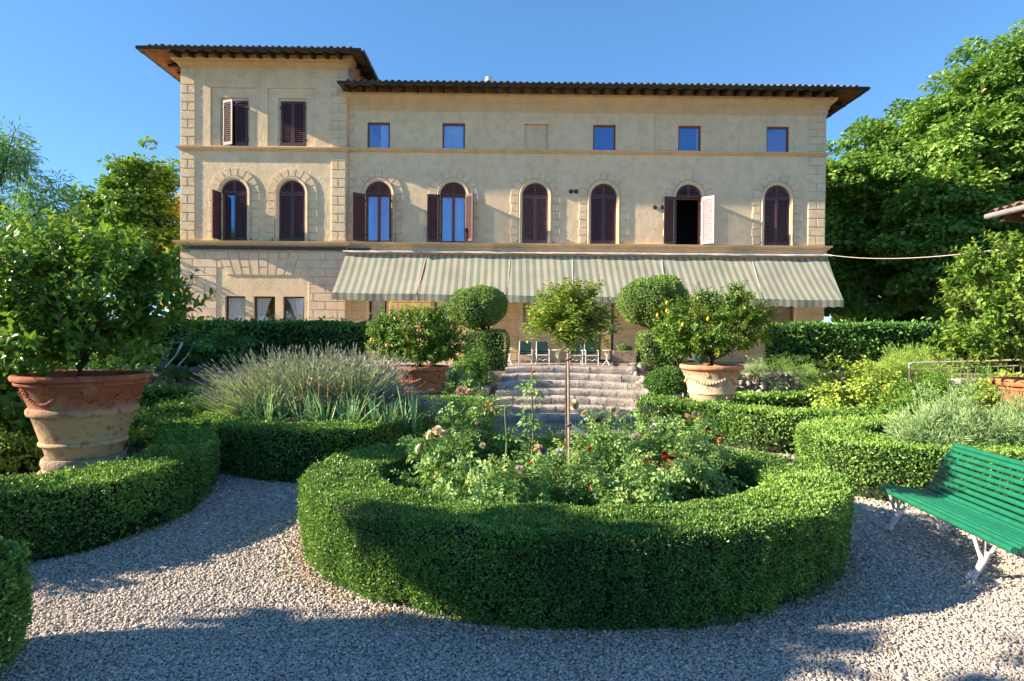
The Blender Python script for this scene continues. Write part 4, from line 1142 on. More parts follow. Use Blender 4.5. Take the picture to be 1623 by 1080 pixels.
def swags(M, c, r, h, n, z, mat=0, ph=0., s=1.):
    pr = pot_profile(r, h, 2)
    def rad(zz): return np.interp(zz, pr[9:10+1,1], pr[9:11,0]) if False else np.interp(zz/h, [.385,.86], [.72,.865])*r
    v, f = ico(1)
    for i in range(n):
        a0 = ph + 2*pi*i/n; a1 = ph + 2*pi*(i+1)/n
        for t in np.linspace(.08, .92, 13):
            a = a0+(a1-a0)*t; zz = z - .16*h*4*t*(1-t)*s
            M.add(v*np.array([.030,.030,.026])*(.7+1.3*t*(1-t)*2) + np.array([c[0]+(rad(zz)+.003)*math.cos(a), c[1]+(rad(zz)+.003)*math.sin(a), c[2]+zz]), f, mat)
        for q in range(5):          # hanging tassel at each end
            zz = z+.03-.05*q; rr_ = .026-.002*q
            for da in ((-.03,.03) if q in (1,2,3) else (0,)):
                M.add(v*rr_ + np.array([c[0]+rad(zz)*math.cos(a0+da), c[1]+rad(zz)*math.sin(a0+da), c[2]+zz]), f, mat)
        am = (a0+a1)/2; zz = z+.03        # rosette above each swag
        for k in range(7):
            q = 2*pi*k/6 if k < 6 else 0; rr2 = .035 if k < 6 else 0
            M.add(v*.024 + np.array([c[0]+rad(zz)*math.cos(am+rr2*math.cos(q)/r), c[1]+rad(zz)*math.sin(am+rr2*math.cos(q)/r), c[2]+zz+rr2*math.sin(q)]), f, mat)

def shoots(ML, MT, lobes, ns, length, nleaf, lsize, inner=.35, upb=.55, tb=0.):
    lob = [(np.array(c, float), np.array(r, float)) for c, r in lobes]; vol = np.array([np.prod(r)**(2/3) for c, r in lob]); tips = []
    for (c, r), n in zip(lob, rng.multinomial(ns, vol/vol.sum())):
        d = randu(n); f = rng.uniform(inner**3, 1, n)**(1/3); q = c + d*r*f[:,None]
        for p_, dd, ff in zip(q, d, f):
            ax = unit(dd*.8 + np.array([0,0,upb]) + rng.normal(0, .45, 3)); ln = length*rng.uniform(.6, 1.4); k = max(4, int(nleaf*ln/length))
            bend = rng.normal(0, .25, 3); ts = np.linspace(.0, 1, k)
            cur = p_ - ax*ln*.5 + ax*ln*ts[:,None] + bend*ln*(ts**2)[:,None]*.5
            if MT is not None: tube(MT, cur[::max(1, (k-1)//3)], np.linspace(.006, .002, len(cur[::max(1, (k-1)//3)])), 4, 0, cap=False)
            a = rng.uniform(0, 6.28) + np.arange(k)*2.4
            u_ = unit(np.cross(ax, rng.normal(size=3))); w_ = np.cross(ax, u_)
            side = u_*np.cos(a)[:,None] + w_*np.sin(a)[:,None]
            D = side*.85 + ax*rng.uniform(.3, .8, k)[:,None] - np.array([0,0,.1]); N = ax*.7 + np.array([0,0,.55]) + rng.normal(0, .3, (k, 3))
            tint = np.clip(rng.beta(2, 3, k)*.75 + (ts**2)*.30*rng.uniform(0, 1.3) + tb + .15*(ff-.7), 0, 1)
            scatter(ML, LEAF_B, cur, D, N, lsize*rng.uniform(.65, 1.2, k)*(1-.35*ts**3), tint)
            tips.append(p_)
    return np.array(tips)

def lemon(label, c, r, h, style, pmat, lobes, ns, ln, nl, ls, fruits, trunk_h, group='potted lemons', lean=(0,0), sw=None, tb=0., nb=26):
    t = thing('potted_lemon_tree', c, label, 'potted tree', group)
    M = MB(); pr = pot_profile(r, h, style); lathe(M, pr, c, 72)
    if sw: swags(M, c, r, h, *sw)
    if style == 1: swags2(M, c, r, h)
    build('pot', M, pmat, t, smooth=True, sharp=50)
    M = MB(); lathe(M, [(r*.84,h*.9),(r*.5,h*.93),(0,h*.94)], c, 30); build('soil', M, M_soil, t)
    ML, MT = MB(), MB(); tips = shoots(ML, MT, lobes, ns, ln, nl, ls, tb=tb)
    base = np.array(c)+np.array([0,0,h*.88]); top = base + np.array([lean[0], lean[1], trunk_h])
    limbs(MT, base, top, tips[rng.choice(len(tips), nb, replace=False)], r*.075, n=7, kink=.3, tr=.3)
    build('crown', ML, M_lem, t, tint=True); build('trunk', MT, M_bark, t, smooth=True)
    v, f = ico(2)
    for q in fruits:
        M = MB(); vv = v*np.array([.027,.027,.035]); vv[:,2] += .012*np.sign(v[:,2])*np.abs(v[:,2])**8; M.add(vv + q, f); build('lemon', M, M_lemon, t, smooth=True)
    return t
def swags2(M, c, r, h):
    v, f = ico(1)
    def rad(zz): return np.interp(zz/h, [.615,.875], [.755,.885])*r
    for a0 in np.arange(0, 2*pi, 2*pi/6):
        for t in np.linspace(0, 1, 15):
            a = a0 + t*.75; zz = h*(.80 - .13*4*t*(1-t))
            M.add(v*.02 + np.array([c[0]+rad(zz)*math.cos(a), c[1]+rad(zz)*math.sin(a), c[2]+zz]), f)
        for k in range(10):
            q = k*.63; rr2 = .05*(1-k/14); zz = h*.80+rr2*math.sin(q)
            M.add(v*.016 + np.array([c[0]+rad(zz)*math.cos(a0+rr2*math.cos(q)/r), c[1]+rad(zz)*math.sin(a0+rr2*math.cos(q)/r), c[2]+zz]), f)

M_pot1 = pot_mat('weathered_terracotta', (.33,.11,.06), (.46,.33,.20), .50, .09)
M_pot2 = pot_mat('warm_terracotta', (.40,.16,.085), (.42,.20,.12), .1, .2)
M_pot3 = pot_mat('pale_terracotta', (.52,.24,.14), (.56,.42,.28), .62, .06)
M_pot4 = pot_mat('plain_terracotta', (.50,.17,.085), (.50,.20,.11), .1, .2)
Y1 = 6.0
r1 = .87*209/2/ (FPX/Y1)
c1 = P(134.5, 720, Y1); h1 = P(132.5, 592, Y1)[2]-c1[2]
def LL(px, py, Y, rx, rz, ry=None): return (P(px, py, Y), (rx, ry or rx*.8, rz))
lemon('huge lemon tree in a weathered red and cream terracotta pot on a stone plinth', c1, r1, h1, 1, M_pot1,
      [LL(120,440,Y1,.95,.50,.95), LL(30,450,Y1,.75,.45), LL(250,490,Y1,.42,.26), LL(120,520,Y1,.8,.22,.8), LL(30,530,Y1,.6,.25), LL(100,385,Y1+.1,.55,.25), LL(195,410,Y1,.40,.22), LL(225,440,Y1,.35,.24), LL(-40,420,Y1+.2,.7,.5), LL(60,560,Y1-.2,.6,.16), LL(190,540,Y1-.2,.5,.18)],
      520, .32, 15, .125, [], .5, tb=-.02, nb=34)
# fluted stone plinth under it
t = thing('stone_plinth', (c1[0], c1[1], 0), 'flaring stone plinth under the weathered lemon pot', 'plinth')
z0_ = P(132.5, 757, Y1)[2]-.12
M = MB(); hh = c1[2]-z0_
pts = [(.585,-.002),(.60,-.02),(.61,-.06),(.59,-.095),(.56,-.10)]
lathe(M, [(0,-.002)]+[(x*r1/.72*.72 if False else x*r1*1.0, z) for x, z in pts], (c1[0], c1[1], c1[2]), 48)
build('ring', M, M_plinth, t, smooth=True, sharp=50)
M = MB(); n = 48; V = []
for k, (s, z) in enumerate(((.56,-.10),(.60,-.14),(.70,-.20),(.84,-.25),(.93,-.29),(.95,-.34),(.95,-hh))):
    for q in range(n):
        a = 2*pi*q/n; sq = 1/max(abs(math.cos(a)), abs(math.sin(a))); f_ = k/4 if k < 4 else 1
        rr = s*r1*(1-f_ + f_*min(sq, 1.36)*.98); V.append((c1[0]+rr*math.cos(a), c1[1]+rr*math.sin(a), c1[2]+z))
M.add(V, [[i*n+j, i*n+(j+1)%n, (i+1)*n+(j+1)%n, (i+1)*n+j] for i in range(6) for j in range(n)])
build('base', M, M_plinth, t, smooth=True, sharp=60)

Y2 = 11.4; r2 = 92/2/(FPX/Y2); c = P(666, 580, Y2); hp = r2*1.3; c[2] -= hp
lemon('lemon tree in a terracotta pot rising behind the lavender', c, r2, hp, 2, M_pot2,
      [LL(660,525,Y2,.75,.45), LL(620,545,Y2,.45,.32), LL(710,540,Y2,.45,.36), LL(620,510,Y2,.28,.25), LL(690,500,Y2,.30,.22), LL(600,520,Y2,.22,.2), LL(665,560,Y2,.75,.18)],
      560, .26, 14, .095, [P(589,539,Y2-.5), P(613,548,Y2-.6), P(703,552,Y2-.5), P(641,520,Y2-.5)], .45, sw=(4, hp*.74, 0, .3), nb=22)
t = thing('pot_stand', (c[0], c[1], 0), 'block stand under the lemon pot by the lavender', 'stand'); M = MB(); box(M, (c[0]-.3,c[1]-.3,0), (c[0]+.3,c[1]+.3,c[2]-.001)); build('block', M, M_trough, t)
Y3 = 10.7; r3 = 98/2/(FPX/Y3); c = P(1127.5, 578, Y3); hp = r3*1.36; c[2] -= hp
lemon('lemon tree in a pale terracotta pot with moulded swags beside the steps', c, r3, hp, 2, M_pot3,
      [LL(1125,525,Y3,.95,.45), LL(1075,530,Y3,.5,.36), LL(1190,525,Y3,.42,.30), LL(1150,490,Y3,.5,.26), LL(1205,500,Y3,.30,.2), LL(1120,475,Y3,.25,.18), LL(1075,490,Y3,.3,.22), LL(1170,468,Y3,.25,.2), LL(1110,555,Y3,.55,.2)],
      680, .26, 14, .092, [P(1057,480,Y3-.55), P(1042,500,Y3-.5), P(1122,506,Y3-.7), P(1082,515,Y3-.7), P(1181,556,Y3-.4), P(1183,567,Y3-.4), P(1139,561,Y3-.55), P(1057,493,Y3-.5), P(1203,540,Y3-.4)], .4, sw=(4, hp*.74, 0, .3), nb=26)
t = thing('pot_stand', (c[0], c[1], 0), 'block stand under the swag-decorated lemon pot', 'stand'); M = MB(); box(M, (c[0]-.3,c[1]-.3,0), (c[0]+.3,c[1]+.3,c[2]-.001)); build('block', M, M_trough, t)
# agave growing at the foot of that lemon
ca = P(1106, 572, Y3-.28); M = MB()
for k in range(13):
    a = rng.uniform(0, 6.28); ln = rng.uniform(.2, .34); el = rng.uniform(.6, 1.4); d = np.array([math.cos(a)*math.cos(el), math.sin(a)*math.cos(el), math.sin(el)]); sd = unit(np.cross(d, (0,0,1.)))
    V = []
    for s, wd in ((0,.03),(.4,.035),(.75,.022),(1,.001)):
        q = ca - np.array([0,0,.06]) + d*ln*s - np.array([0,0,.08*s*s*ln]); V += [q-sd*wd, q+sd*wd]
    M.add(V, [[0,1,3,2],[2,3,5,4],[4,5,7,6]], 0, rng.uniform(0,1))
tag(build('agave', M, M_agave, tint=True), 'small blue-grey agave at the rim of the swag-decorated pot', 'plant')
Y4 = 7.2; r4 = .47; c = P(1588, 601, Y4); c[0] += r4; h4 = c[2]-P(1620,672,Y4)[2]; c[2] -= h4
lemon('lemon tree in a plain orange pot cut off by the photo edge above the bench', c, r4, h4, 3, M_pot4,
      [LL(1620,470,Y4,.85,.55), LL(1545,500,Y4,.45,.35), LL(1580,420,Y4,.42,.32), LL(1620,380,Y4,.35,.2), LL(1530,545,Y4,.45,.22), LL(1600,550,Y4,.6,.18), LL(1700,450,Y4,.8,.7), LL(1535,420,Y4,.2,.22)],
      420, .28, 15, .10, [], .5, tb=.10, nb=24)
t = thing('pot_stand', (c[0], c[1], 0), 'plinth under the plain orange lemon pot', 'stand'); M = MB(); box(M, (c[0]-.3,c[1]-.3,0), (c[0]+.3,c[1]+.3,c[2]-.001)); build('block', M, M_trough, t)

# ---- topiary
def blob(M, c, r, l, cover=1.7, mat=0, core=1, power=2.0, tb=0.):
    v, f = ico(3)
    vv = v if power == 2 else v/np.max(np.abs(v), 1, keepdims=True)*(1-.06*np.sort(np.abs(v/np.max(np.abs(v),1,keepdims=True)),1)[:,1:2]**6)
    M.add(vv*(np.array(r)-.05) + c, f, core)
    n = int(cover*4*pi*np.prod(np.array(r))**(2/3)/(.3*l*l)); d = randu(n)
    dd = np.sign(d)*np.abs(d)**(2/power); dd = dd/((np.abs(d)**power).sum(1)[:,None]**(1/power))*1.0 if power != 2 else d
    if power != 2: dd = d/np.max(np.abs(d), 1, keepdims=True); dd = dd*(1-.06*np.sort(np.abs(dd),1)[:,1:2]**6)
    Q = c + dd*np.array(r); N = unit(d/np.array(r)) if power == 2 else unit(np.sign(d)*np.abs(d)**6+d*.05)
    Q = Q + N*(lump(Q, 3.5, 4)*.05 + rng.normal(0, .35, n)*l)[:,None]
    t_ = np.clip(rng.beta(2, 2.6, n)+.15*lump(Q, 3, 8)+tb, 0, 1)
    scatter(M, LEAF_S, Q, N*.55+np.array([0,0,.25])+randu(n)*.8, N*.7+randu(n)*.8, l*rng.uniform(.7,1.35,n), t_, mat)
def topiary(label, cx, cz, rx, rz, bx, bz0, bw, bh, Y, tb):
    base = np.array([P(bx, 540, Y)[0], Y, TZ]); t = thing('mushroom_topiary', base, label, 'topiary', 'clipped topiaries by the steps')
    M = MB(); c = P(cx, cz, Y); blob(M, c, (rx, rx*.9, rz), .048, tb=tb); blob(M, c+np.array([rx*.25,0,.05]), (rx*.8, rx*.8, rz*1.0), .048, tb=tb); build('crown', M, [M_top, M_boxcore], t, tint=True)
    M = MB(); bc = P(bx, bz0, Y); blob(M, bc, (bw, bw, bh), .045, power=6, tb=tb); build('base', M, [M_top, M_boxcore], t, tint=True)
    M = MB()
    for k in range(5): tube(M, [bc+np.array([rng.normal(0,.1),rng.normal(0,.1),bh-.1]), c+np.array([rng.normal(0,.25),rng.normal(0,.2),-rz*.4])], [.04,.03], 6)
    build('trunk', M, M_bark, t)
topiary('mushroom-shaped topiary with a shaggy brownish crown by the steps', 755, 488, .74, .50, 771, 562, .50, .60, 14.6, .06)
topiary('smooth domed topiary with a bright green crown by the steps', 1034, 480, .86, .60, 1046, 562, .52, .56, 14.6, .02)
def ball(name, label, px, py, Y, r, rz, l, mats, tb=0., cat='shrub', group=None):
    M = MB(); blob(M, P(px, py, Y), (r, r, rz), l, tb=tb); return tag(build(name, M, mats, tint=True), label, cat, group)
ball('clipped_shrub', 'round dark green clipped shrub between the steps and the swag pot', 1056, 604, 12.6, .43, .30, .04, [M_bay, M_boxcore])

# ---- shrubs on the right and around
def shrub(name, label, px, py, Y, rx, rz, ncl, rc, per, ls, mat, tpl=LEAF_S, cat='shrub', ground=None, **kw):
    c = P(px, py, Y); q = c.copy(); q[2] = ground if ground is not None else .1
    return tree(name, label, cat, q, max(.1, (c[2]-q[2])*.6), .025, [(c,(rx,rx*.8,rz)), (c+np.array([rx*.4,.1,-rz*.3]),(rx*.7,rx*.6,rz*.7)), (c+np.array([-rx*.4,-.1,-rz*.35]),(rx*.65,rx*.6,rz*.65))], ncl, rc, per, ls, mat, tpl=tpl, nl=22, **kw)
shrub('yellow_shrub', 'yellow-tinged leafy shrub in front of the cobble wall', 1355, 610, 10.2, .75, .38, 230, .14, 55, .055, M_yel, LEAF_W, inner=.3)
shrub('feathery_shrub', 'feathery lime-green shrub behind the metal railing', 1450, 590, 11.6, .75, .42, 260, .14, 80, .075, M_fern, LEAF_N, inner=.3, up=.2, droop=-.7, flat=1.0)
shrub('rose_shrub', 'dark bushy rose shrub in front of the metal railing', 1520, 612, 9.0, .62, .28, 200, .13, 55, .045, M_shrub, LEAF_S, inner=.3)
shrub('low_shrub', 'low dark shrub with a white bloom before the feathery shrub', 1440, 640, 9.2, .5, .18, 110, .12, 55, .042, M_shrub, LEAF_S, inner=.3)
shrub('rosemary_bush', 'sprawling grey-green rosemary on top of the hedge behind the bench', 1560, 672, 6.9, .75, .20, 230, .14, 90, .07, M_rosem, LEAF_N, inner=.2, up=.2, droop=-.6, flat=.9, ground=.3)
shrub('rosemary_bush', 'smaller grey-green rosemary tuft where the bright hedge meets the path', 1475, 690, 6.7, .42, .14, 120, .12, 90, .06, M_rosem, LEAF_N, inner=.2, up=.2, droop=-.6, flat=.9, ground=.3)
shrub('leafy_shrub', 'pale leafy shrub tucked beside the plain orange pot', 1595, 630, 8.2, .5, .25, 110, .13, 60, .06, M_yel, LEAF_S, inner=.3)
shrub('bank_plants', 'low green plants spilling over the cobble wall', 1240, 585, 13.6, .85, .20, 150, .15, 55, .05, M_bamb, LEAF_N, inner=.2, up=.3, droop=-.5, cat='plant', ground=.8)
shrub('tuft', 'pale yellow-green tuft growing on the cobble wall', 1286, 597, 13.2, .32, .18, 50, .13, 60, .05, M_fern, LEAF_N, inner=.2, up=.3, droop=-.6, cat='plant', ground=.8)
shrub('tuft', 'grey dried tuft on the wall next to the swag-decorated pot', 1196, 582, 13.2, .35, .16, 40, .13, 50, .05, M_lav, LEAF_N, inner=.2, up=.3, droop=-.6, cat='plant', ground=.8)
shrub('climbing_shrub', 'leafy shrub climbing the rocks left of the steps', 745, 588, 13.2, .42, .34, 150, .14, 55, .055, M_shrub, LEAF_S, inner=.3)
shrub('flowering_shrub', 'pale grey-green bush to the right of the lavender pot', 722, 605, 11.9, .36, .26, 110, .11, 55, .042, M_rosem, LEAF_S, inner=.3)
shrub('wall_plant', 'green weeds growing over the shaded rubble wall', 280, 592, 13.3, .3, .10, 36, .12, 45, .05, M_shrub, LEAF_S, inner=.2, cat='plant', ground=.7)
shrub('laurel_shrub', 'glossy laurel leaning out of the shaded terrace hedge', 345, 550, 13.9, .75, .45, 200, .17, 45, .085, M_bay, LEAF_B, inner=.3, ground=.9)

# ---- lavender, irises
def stems(M, C, n, spread, ln, wd=.004, lean=(0,0,0), flower=True, mF=1, z_j=.1, up=1.0):
    C = np.asarray(C, float); k = rng.integers(0, len(C), n); base = C[k] + np.column_stack([rng.normal(0, .08, n), rng.normal(0, .08, n), rng.uniform(-.05, .05, n)])
    d = randu(n)*spread; d[:,2] = np.abs(d[:,2])*.3 + up; d = unit(d + np.array(lean)); Ls = ln*rng.uniform(.6, 1.15, n)
    sd = unit(np.cross(d, randu(n))); b1 = base; b2 = base + d*(Ls*.55)[:,None] ; b3 = base + d*Ls[:,None] + (np.column_stack([d[:,0], d[:,1], -.25*np.ones(n)])*(Ls*.12)[:,None])
    V = np.stack([b1-sd*wd, b1+sd*wd, b2-sd*wd, b2+sd*wd, b3-sd*wd*.5, b3+sd*wd*.5], 1)
    F = (np.array([[0,1,3,2],[2,3,5,4]])[None] + (np.arange(n)*6)[:,None,None]).reshape(-1,4)
    M.add(V.reshape(-1,3), F, 0, np.repeat(rng.uniform(0,1,n), 6))
    if flower:
        a = unit(b3-b2); m = 3
        for q in range(m):
            side = unit(np.cross(a, randu(n))); p0 = b3 - a*.012
            l = rng.uniform(.05,.10,n)[:,None]
            V = np.stack([p0, p0+a*l*.4+side*.0085, p0+a*l, p0+a*l*.4-side*.0085], 1)
            M.add(V.reshape(-1,3), (np.array([[0,1,2,3]])[None]+(np.arange(n)*4)[:,None,None]).reshape(-1,4), mF, np.repeat(rng.uniform(0,1,n), 4))
LC = [(-3.7,8.8),(-3.4,9.2),(-2.9,9.5),(-2.45,9.5),(-2.3,9.1),(-3.5,8.4),(-2.6,9.0),(-3.0,8.7),(-2.35,8.7),(-2.1,9.2),(-2.7,9.8),(-3.8,8.5)]
M = MB(); C3 = np.array([(x, y, .50+.10*math.exp(-((x+2.9)/.8)**2)) for x, y in LC])
stems(M, C3, 7000, 1.7, .72)
stems(M, C3[:4], 2300, 1.2, 1.0, lean=(-.15,0,.1)); stems(M, C3[7:9], 1500, .9, .95)
stems(M, C3, 9000, 1.6, .56, wd=.006, flower=False)
stems(M, np.array([(-1.8,8.6,.42),(-1.55,8.7,.40),(-1.7,9.0,.4),(-1.4,8.9,.38)]), 2200, 1.8, .50); stems(M, np.array([(-1.8,8.6,.40),(-1.5,8.8,.38)]), 1400, 1.8, .40, wd=.006, flower=False)
tag(build('lavender', M, [M_lav, M_lavf], tint=True), 'mass of grey-purple flowering lavender in the box-edged bed', 'lavender', kind='stuff')
M = MB()
for k in range(30):
    x = -3.6 + 2.35*k/29 + rng.normal(0,.06); y = 7.95 + rng.normal(0,.13) - .12*math.sin(k/29*pi); z = .50
    fan = rng.uniform(0, pi)
    for q in range(rng.integers(6, 10)):
        u = rng.normal(0, .5); d = np.array([math.cos(fan)*math.sin(u), math.sin(fan)*math.sin(u), math.cos(u)]); ln = rng.uniform(.40, .72); sd = unit(np.array([-math.sin(fan), math.cos(fan), rng.normal(0,.3)])); wd = rng.uniform(.011,.017)
        dr = np.array([d[0], d[1], 0])*rng.uniform(.1, 1.1) + np.array([rng.normal(0,.15), rng.normal(0,.15), 0]); tint = np.clip(rng.beta(2,2.5),0,1); V = []
        for s in np.linspace(0, 1, 7):
            p_ = np.array([x,y,z]) + d*ln*s + dr*ln*s*s*.6 - np.array([0,0,1])*ln*.35*s**3*rng.uniform(.6,1.4)*np.linalg.norm(dr); w_ = wd*(1-s**3*.95); V += [p_-sd*w_, p_+sd*w_]
        M.add(V, [[2*i,2*i+1,2*i+3,2*i+2] for i in range(6)], 0, tint)
tag(build('iris_leaves', M, M_iris, tint=True), 'row of grey-green strap leaves of iris before the lavender', 'iris', kind='stuff')
for k, (px, py0, py1) in enumerate(((484,640,600),(505,640,598),(520,645,602),(538,645,600),(482,640,610))):
    a = P(px, py0, 8.1); b_ = P(px+rng.normal(0,6), py1, 8.1); M = MB(); n = 9
    pts = [a+(b_-a)*s for s in np.linspace(0,1,n)]; tube(M, pts, np.linspace(.009,.005,n), 5, tint=.3)
    v, f = ico(1)
    for s in (.7,.82,.95,1.): M.add(v*np.array([.012,.012,.028])+a+(b_-a)*s+rng.normal(0,.008,3), f, 0, rng.uniform(0,1))
    tag(build('dried_stalk', M, M_dry, tint=True), 'thin brown dried flower stalk standing among the iris leaves', 'stalk', 'dried iris stalks')

# ---- roses
def petal_bloom(c, s, kind, parent, droop=0., name='bloom'):
    M = MB(); ax = unit(rng.normal(0,.35,3)+np.array([-.2,-.6,.6])); u_ = unit(np.cross(ax,(0.1,.9,.3))); w_ = np.cross(ax,u_)
    s = s*.58
    for ring, (n, el, ln) in enumerate(((4,1.45,.62),(6,1.25,.74),(7,1.0,.85),(8,.65,.95),(8,.25,1.0),(7,-.1,.95))):
        for k in range(n):
            a = 2*pi*k/n + ring*.5 + rng.normal(0,.12); o = u_*math.cos(a)+w_*math.sin(a); tn = -u_*math.sin(a)+w_*math.cos(a); l = s*ln*rng.uniform(.85,1.15); e = el+rng.normal(0,.1); V = []
            for t_ in np.linspace(0,1,4):
                q = c + (o*math.cos(e)+ax*math.sin(e))*l*t_ + o*l*.25*t_*t_*(1-el/1.4) + ax*l*.25*math.sin(pi*t_)*-.6
                wd = l*.52*math.sin(pi*min(.72,.14+t_*.62)); V += [q-tn*wd+ax*wd*.3, q, q+tn*wd+ax*wd*.3]
            M.add(V, [[3*i+j,3*i+j+1,3*i+j+4,3*i+j+3] for i in range(3) for j in range(2)], 0, rng.uniform(0,1))
    return build(name, M, M_pet[kind], parent, smooth=True, tint=True)

def rose(label, px, ptop, Y, r, nc, nleaf, blooms, z0=.12, ls=.115, tallf=1.0):
    Y = Yc + (Y-Yc)*.72; ptop -= 12
    nleaf = int(nleaf*2.3); nc = int(nc*1.6)
    top = P(px, ptop, Y); base = np.array([top[0], Y, z0]); H = top[2]-z0
    t = thing('rose_bush', base, label, 'rose bush', 'rose bushes in the round bed')
    MT, ML = MB(), MB(); 
    for k in range(nc):
        a = rng.uniform(0, 6.28); rr = r*math.sqrt(rng.uniform(.02,1)); hh = H*rng.uniform(.55,1.1)*(1-.15*(rr/r)**2)
        p0 = base + np.array([rng.normal(0,.05), rng.normal(0,.05), 0]); p3 = base + np.array([rr*math.cos(a), rr*math.sin(a), hh])
        p1 = p0 + (p3-p0)*.4 + np.array([0,0,.12*H]) + rng.normal(0,.04,3); q = np.linspace(0,1,9)[:,None]
        c = p0*(1-q)**2 + 2*p1*q*(1-q) + p3*q*q; tube(MT, c, np.linspace(.008,.003,9), 5, 0, cap=False)
        m = int(nleaf/nc); s = rng.uniform(.22,1,m)**.8; P_ = np.stack([np.interp(s, q[:,0], c[:,j]) for j in range(3)],1)
        an = rng.uniform(0,6.28,m); D = np.column_stack([np.cos(an), np.sin(an), rng.uniform(-.9,.7,m)]); N = np.column_stack([rng.normal(0,.75,m), rng.normal(-.25,.75,m), np.ones(m)*.8])
        P_ = P_ + D*.02; tt = np.clip(rng.beta(2,2.6,m)*.85 + .28*(s>.9)*rng.uniform(0,1.3,m), 0, 1)
        scatter(ML, LEAF_C, P_, D, N, ls*rng.uniform(.7,1.3,m), tt)
    build('stems', MT, M_twig, t, smooth=True); build('leaves', ML, M_rose, t, tint=True)
    for (bx, by, s, kind) in blooms:
        dY = Y - r*.45 + rng.uniform(-.05,.05); petal_bloom(P(bx, by, dY), s, kind, t)
    return t
Yc = RC[1]
rose('rose bush carrying a cluster of cream blooms at the lavender side', 705, 690, Yc-.15, .42, 17, 430, [(681,690,.06,'cream'),(693,682,.065,'cream'),(664,711,.06,'white'),(700,688,.055,'cream'),(765,706,.04,'cream')])
rose('leafy rose bush with a lilac bloom in front of the steps', 745, 625, Yc+.8, .40, 14, 360, [(758,674,.06,'lilac'),(730,620,.065,'blush'),(742,621,.05,'blush')])
rose('rose bush with blush blooms just left of the dark gap in the bed', 812, 725, Yc-.75, .42, 17, 460, [(853,711,.055,'blush'),(823,744,.05,'cream'),(886,717,.05,'white'),(862,715,.045,'lilac')])
rose('low rose bush with reddish shoots nearest the ring hedge', 770, 745, Yc-.95, .36, 13, 330, [(840,735,.03,'orange')])
rose('rose bush with pale and orange blooms beside the bare stake', 965, 668, Yc+.25, .40, 16, 430, [(910,642,.075,'cream'),(925,655,.06,'cream'),(955,662,.06,'cream'),(975,652,.065,'cream'),(948,667,.045,'orange'),(932,711,.03,'red')])
rose('dense rose bush with scattered scarlet blooms', 1040, 690, Yc-.1, .45, 18, 480, [(1054,721,.04,'red'),(1064,727,.04,'red'),(1037,733,.03,'wine'),(1045,735,.03,'wine'),(1058,735,.035,'red'),(1001,786,.03,'red'),(1024,730,.03,'red')])
rose('rose bush with white and wine-red blooms towards the bright hedge', 1085, 655, Yc+.5, .42, 16, 430, [(1038,679,.07,'white'),(1055,684,.045,'wine'),(1064,682,.04,'wine'),(1090,661,.05,'blush'),(1101,657,.045,'blush'),(1123,681,.04,'red'),(1140,695,.035,'wine'),(1131,699,.03,'wine')])
rose('rose bush leaning over the far rim of the ring hedge', 1108, 705, Yc-.1, .30, 12, 290, [(1140,697,.03,'orange')])
rose('low rose bush under the scarlet blooms at the hedge rim', 1000, 735, Yc-.95, .36, 14, 360, [(935,712,.03,'red')])
rose('low leafy rose bush behind the bare stake', 870, 690, Yc+.7, .45, 14, 330, [])
rose('leggy rose bush against the dark back of the ring hedge', 1010, 668, Yc+1.2, .4, 12, 280, [])
rose('small leafy rose bush hiding the foot of the standard rose', 908, 722, Yc-.5, .26, 10, 200, [])
def tall_cane(label, px, py0, py1, Y, nl, bud, r=.011):
    a = P(px-3, py0, Y); b_ = P(px, py1, Y); t = thing('rose_shoot', a, label, 'rose shoot', 'tall rose shoots'); n = 10
    M = MB(); c = np.array([a+(b_-a)*s+np.array([.012*math.sin(s*5),0,0]) for s in np.linspace(0,1,n)]); tube(M, c, np.linspace(r,r*.5,n), 7); build('stem', M, M_twig, t, smooth=True)
    s = rng.uniform(.3,1,nl); P_ = np.stack([np.interp(s, np.linspace(0,1,n), c[:,j]) for j in range(3)],1); an = rng.uniform(0,6.28,nl)
    D = np.column_stack([np.cos(an),np.sin(an),rng.uniform(-.5,.4,nl)]); N = np.column_stack([rng.normal(0,.3,nl),rng.normal(0,.3,nl)-.4,np.ones(nl)]); M = MB()
    scatter(M, LEAF_C, P_, D, N, .13*rng.uniform(.7,1.3,nl), np.clip(.45+rng.normal(0,.2,nl)+.2*(s>.85),0,1)); build('leaves', M, M_rose, t, tint=True)
    if bud: petal_bloom(b_+np.array([0,0,.01]), .035, bud, t, name='bud')
tall_cane('tall rose shoot tipped with an orange bud, standing before the steps', 845, 735, 592, Yc-.5, 30, 'orange')
tall_cane('bare green rose shoot cut off at the top, next to the taller one', 803, 735, 642, Yc-.5, 6, None)

# ---- standard rose in the middle of the bed
Ys = Yc; b_ = P(899, 760, Ys); b_[2] = .1; tp = P(899, 527, Ys)
t = thing('standard_rose', b_, 'umbrella-shaped standard rose tied to a stake in the middle of the ring', 'rose tree')
M = MB(); c = b_ + (tp-b_)*np.linspace(0,1,12)[:,None]; c[:,0] += .008*np.sin(np.linspace(0,7,12)); tube(M, c, np.linspace(.014,.011,12), 9); build('trunk', M, M_bark, t, smooth=True)
M = MB(); s0 = b_+np.array([.025,-.02,0]); s1 = P(896.5, 528, Ys)+np.array([.021,-.016,0]); tube(M, [s0+(s1-s0)*q for q in np.linspace(0,1,6)], .0125, 8); build('stake', M, M_wood, t)
M = MB()
for q in (.25,.52,.86):
    p_ = b_ + (tp-b_)*q; tube(M, [p_+np.array([-.035,.0,-.008]),p_+np.array([.06,-.03,-.008]),], [.03,.03], 8) if False else lathe(M, [(.031,-.008),(.033,0),(.031,.008)], p_+np.array([.012,-.01,0]), 14)
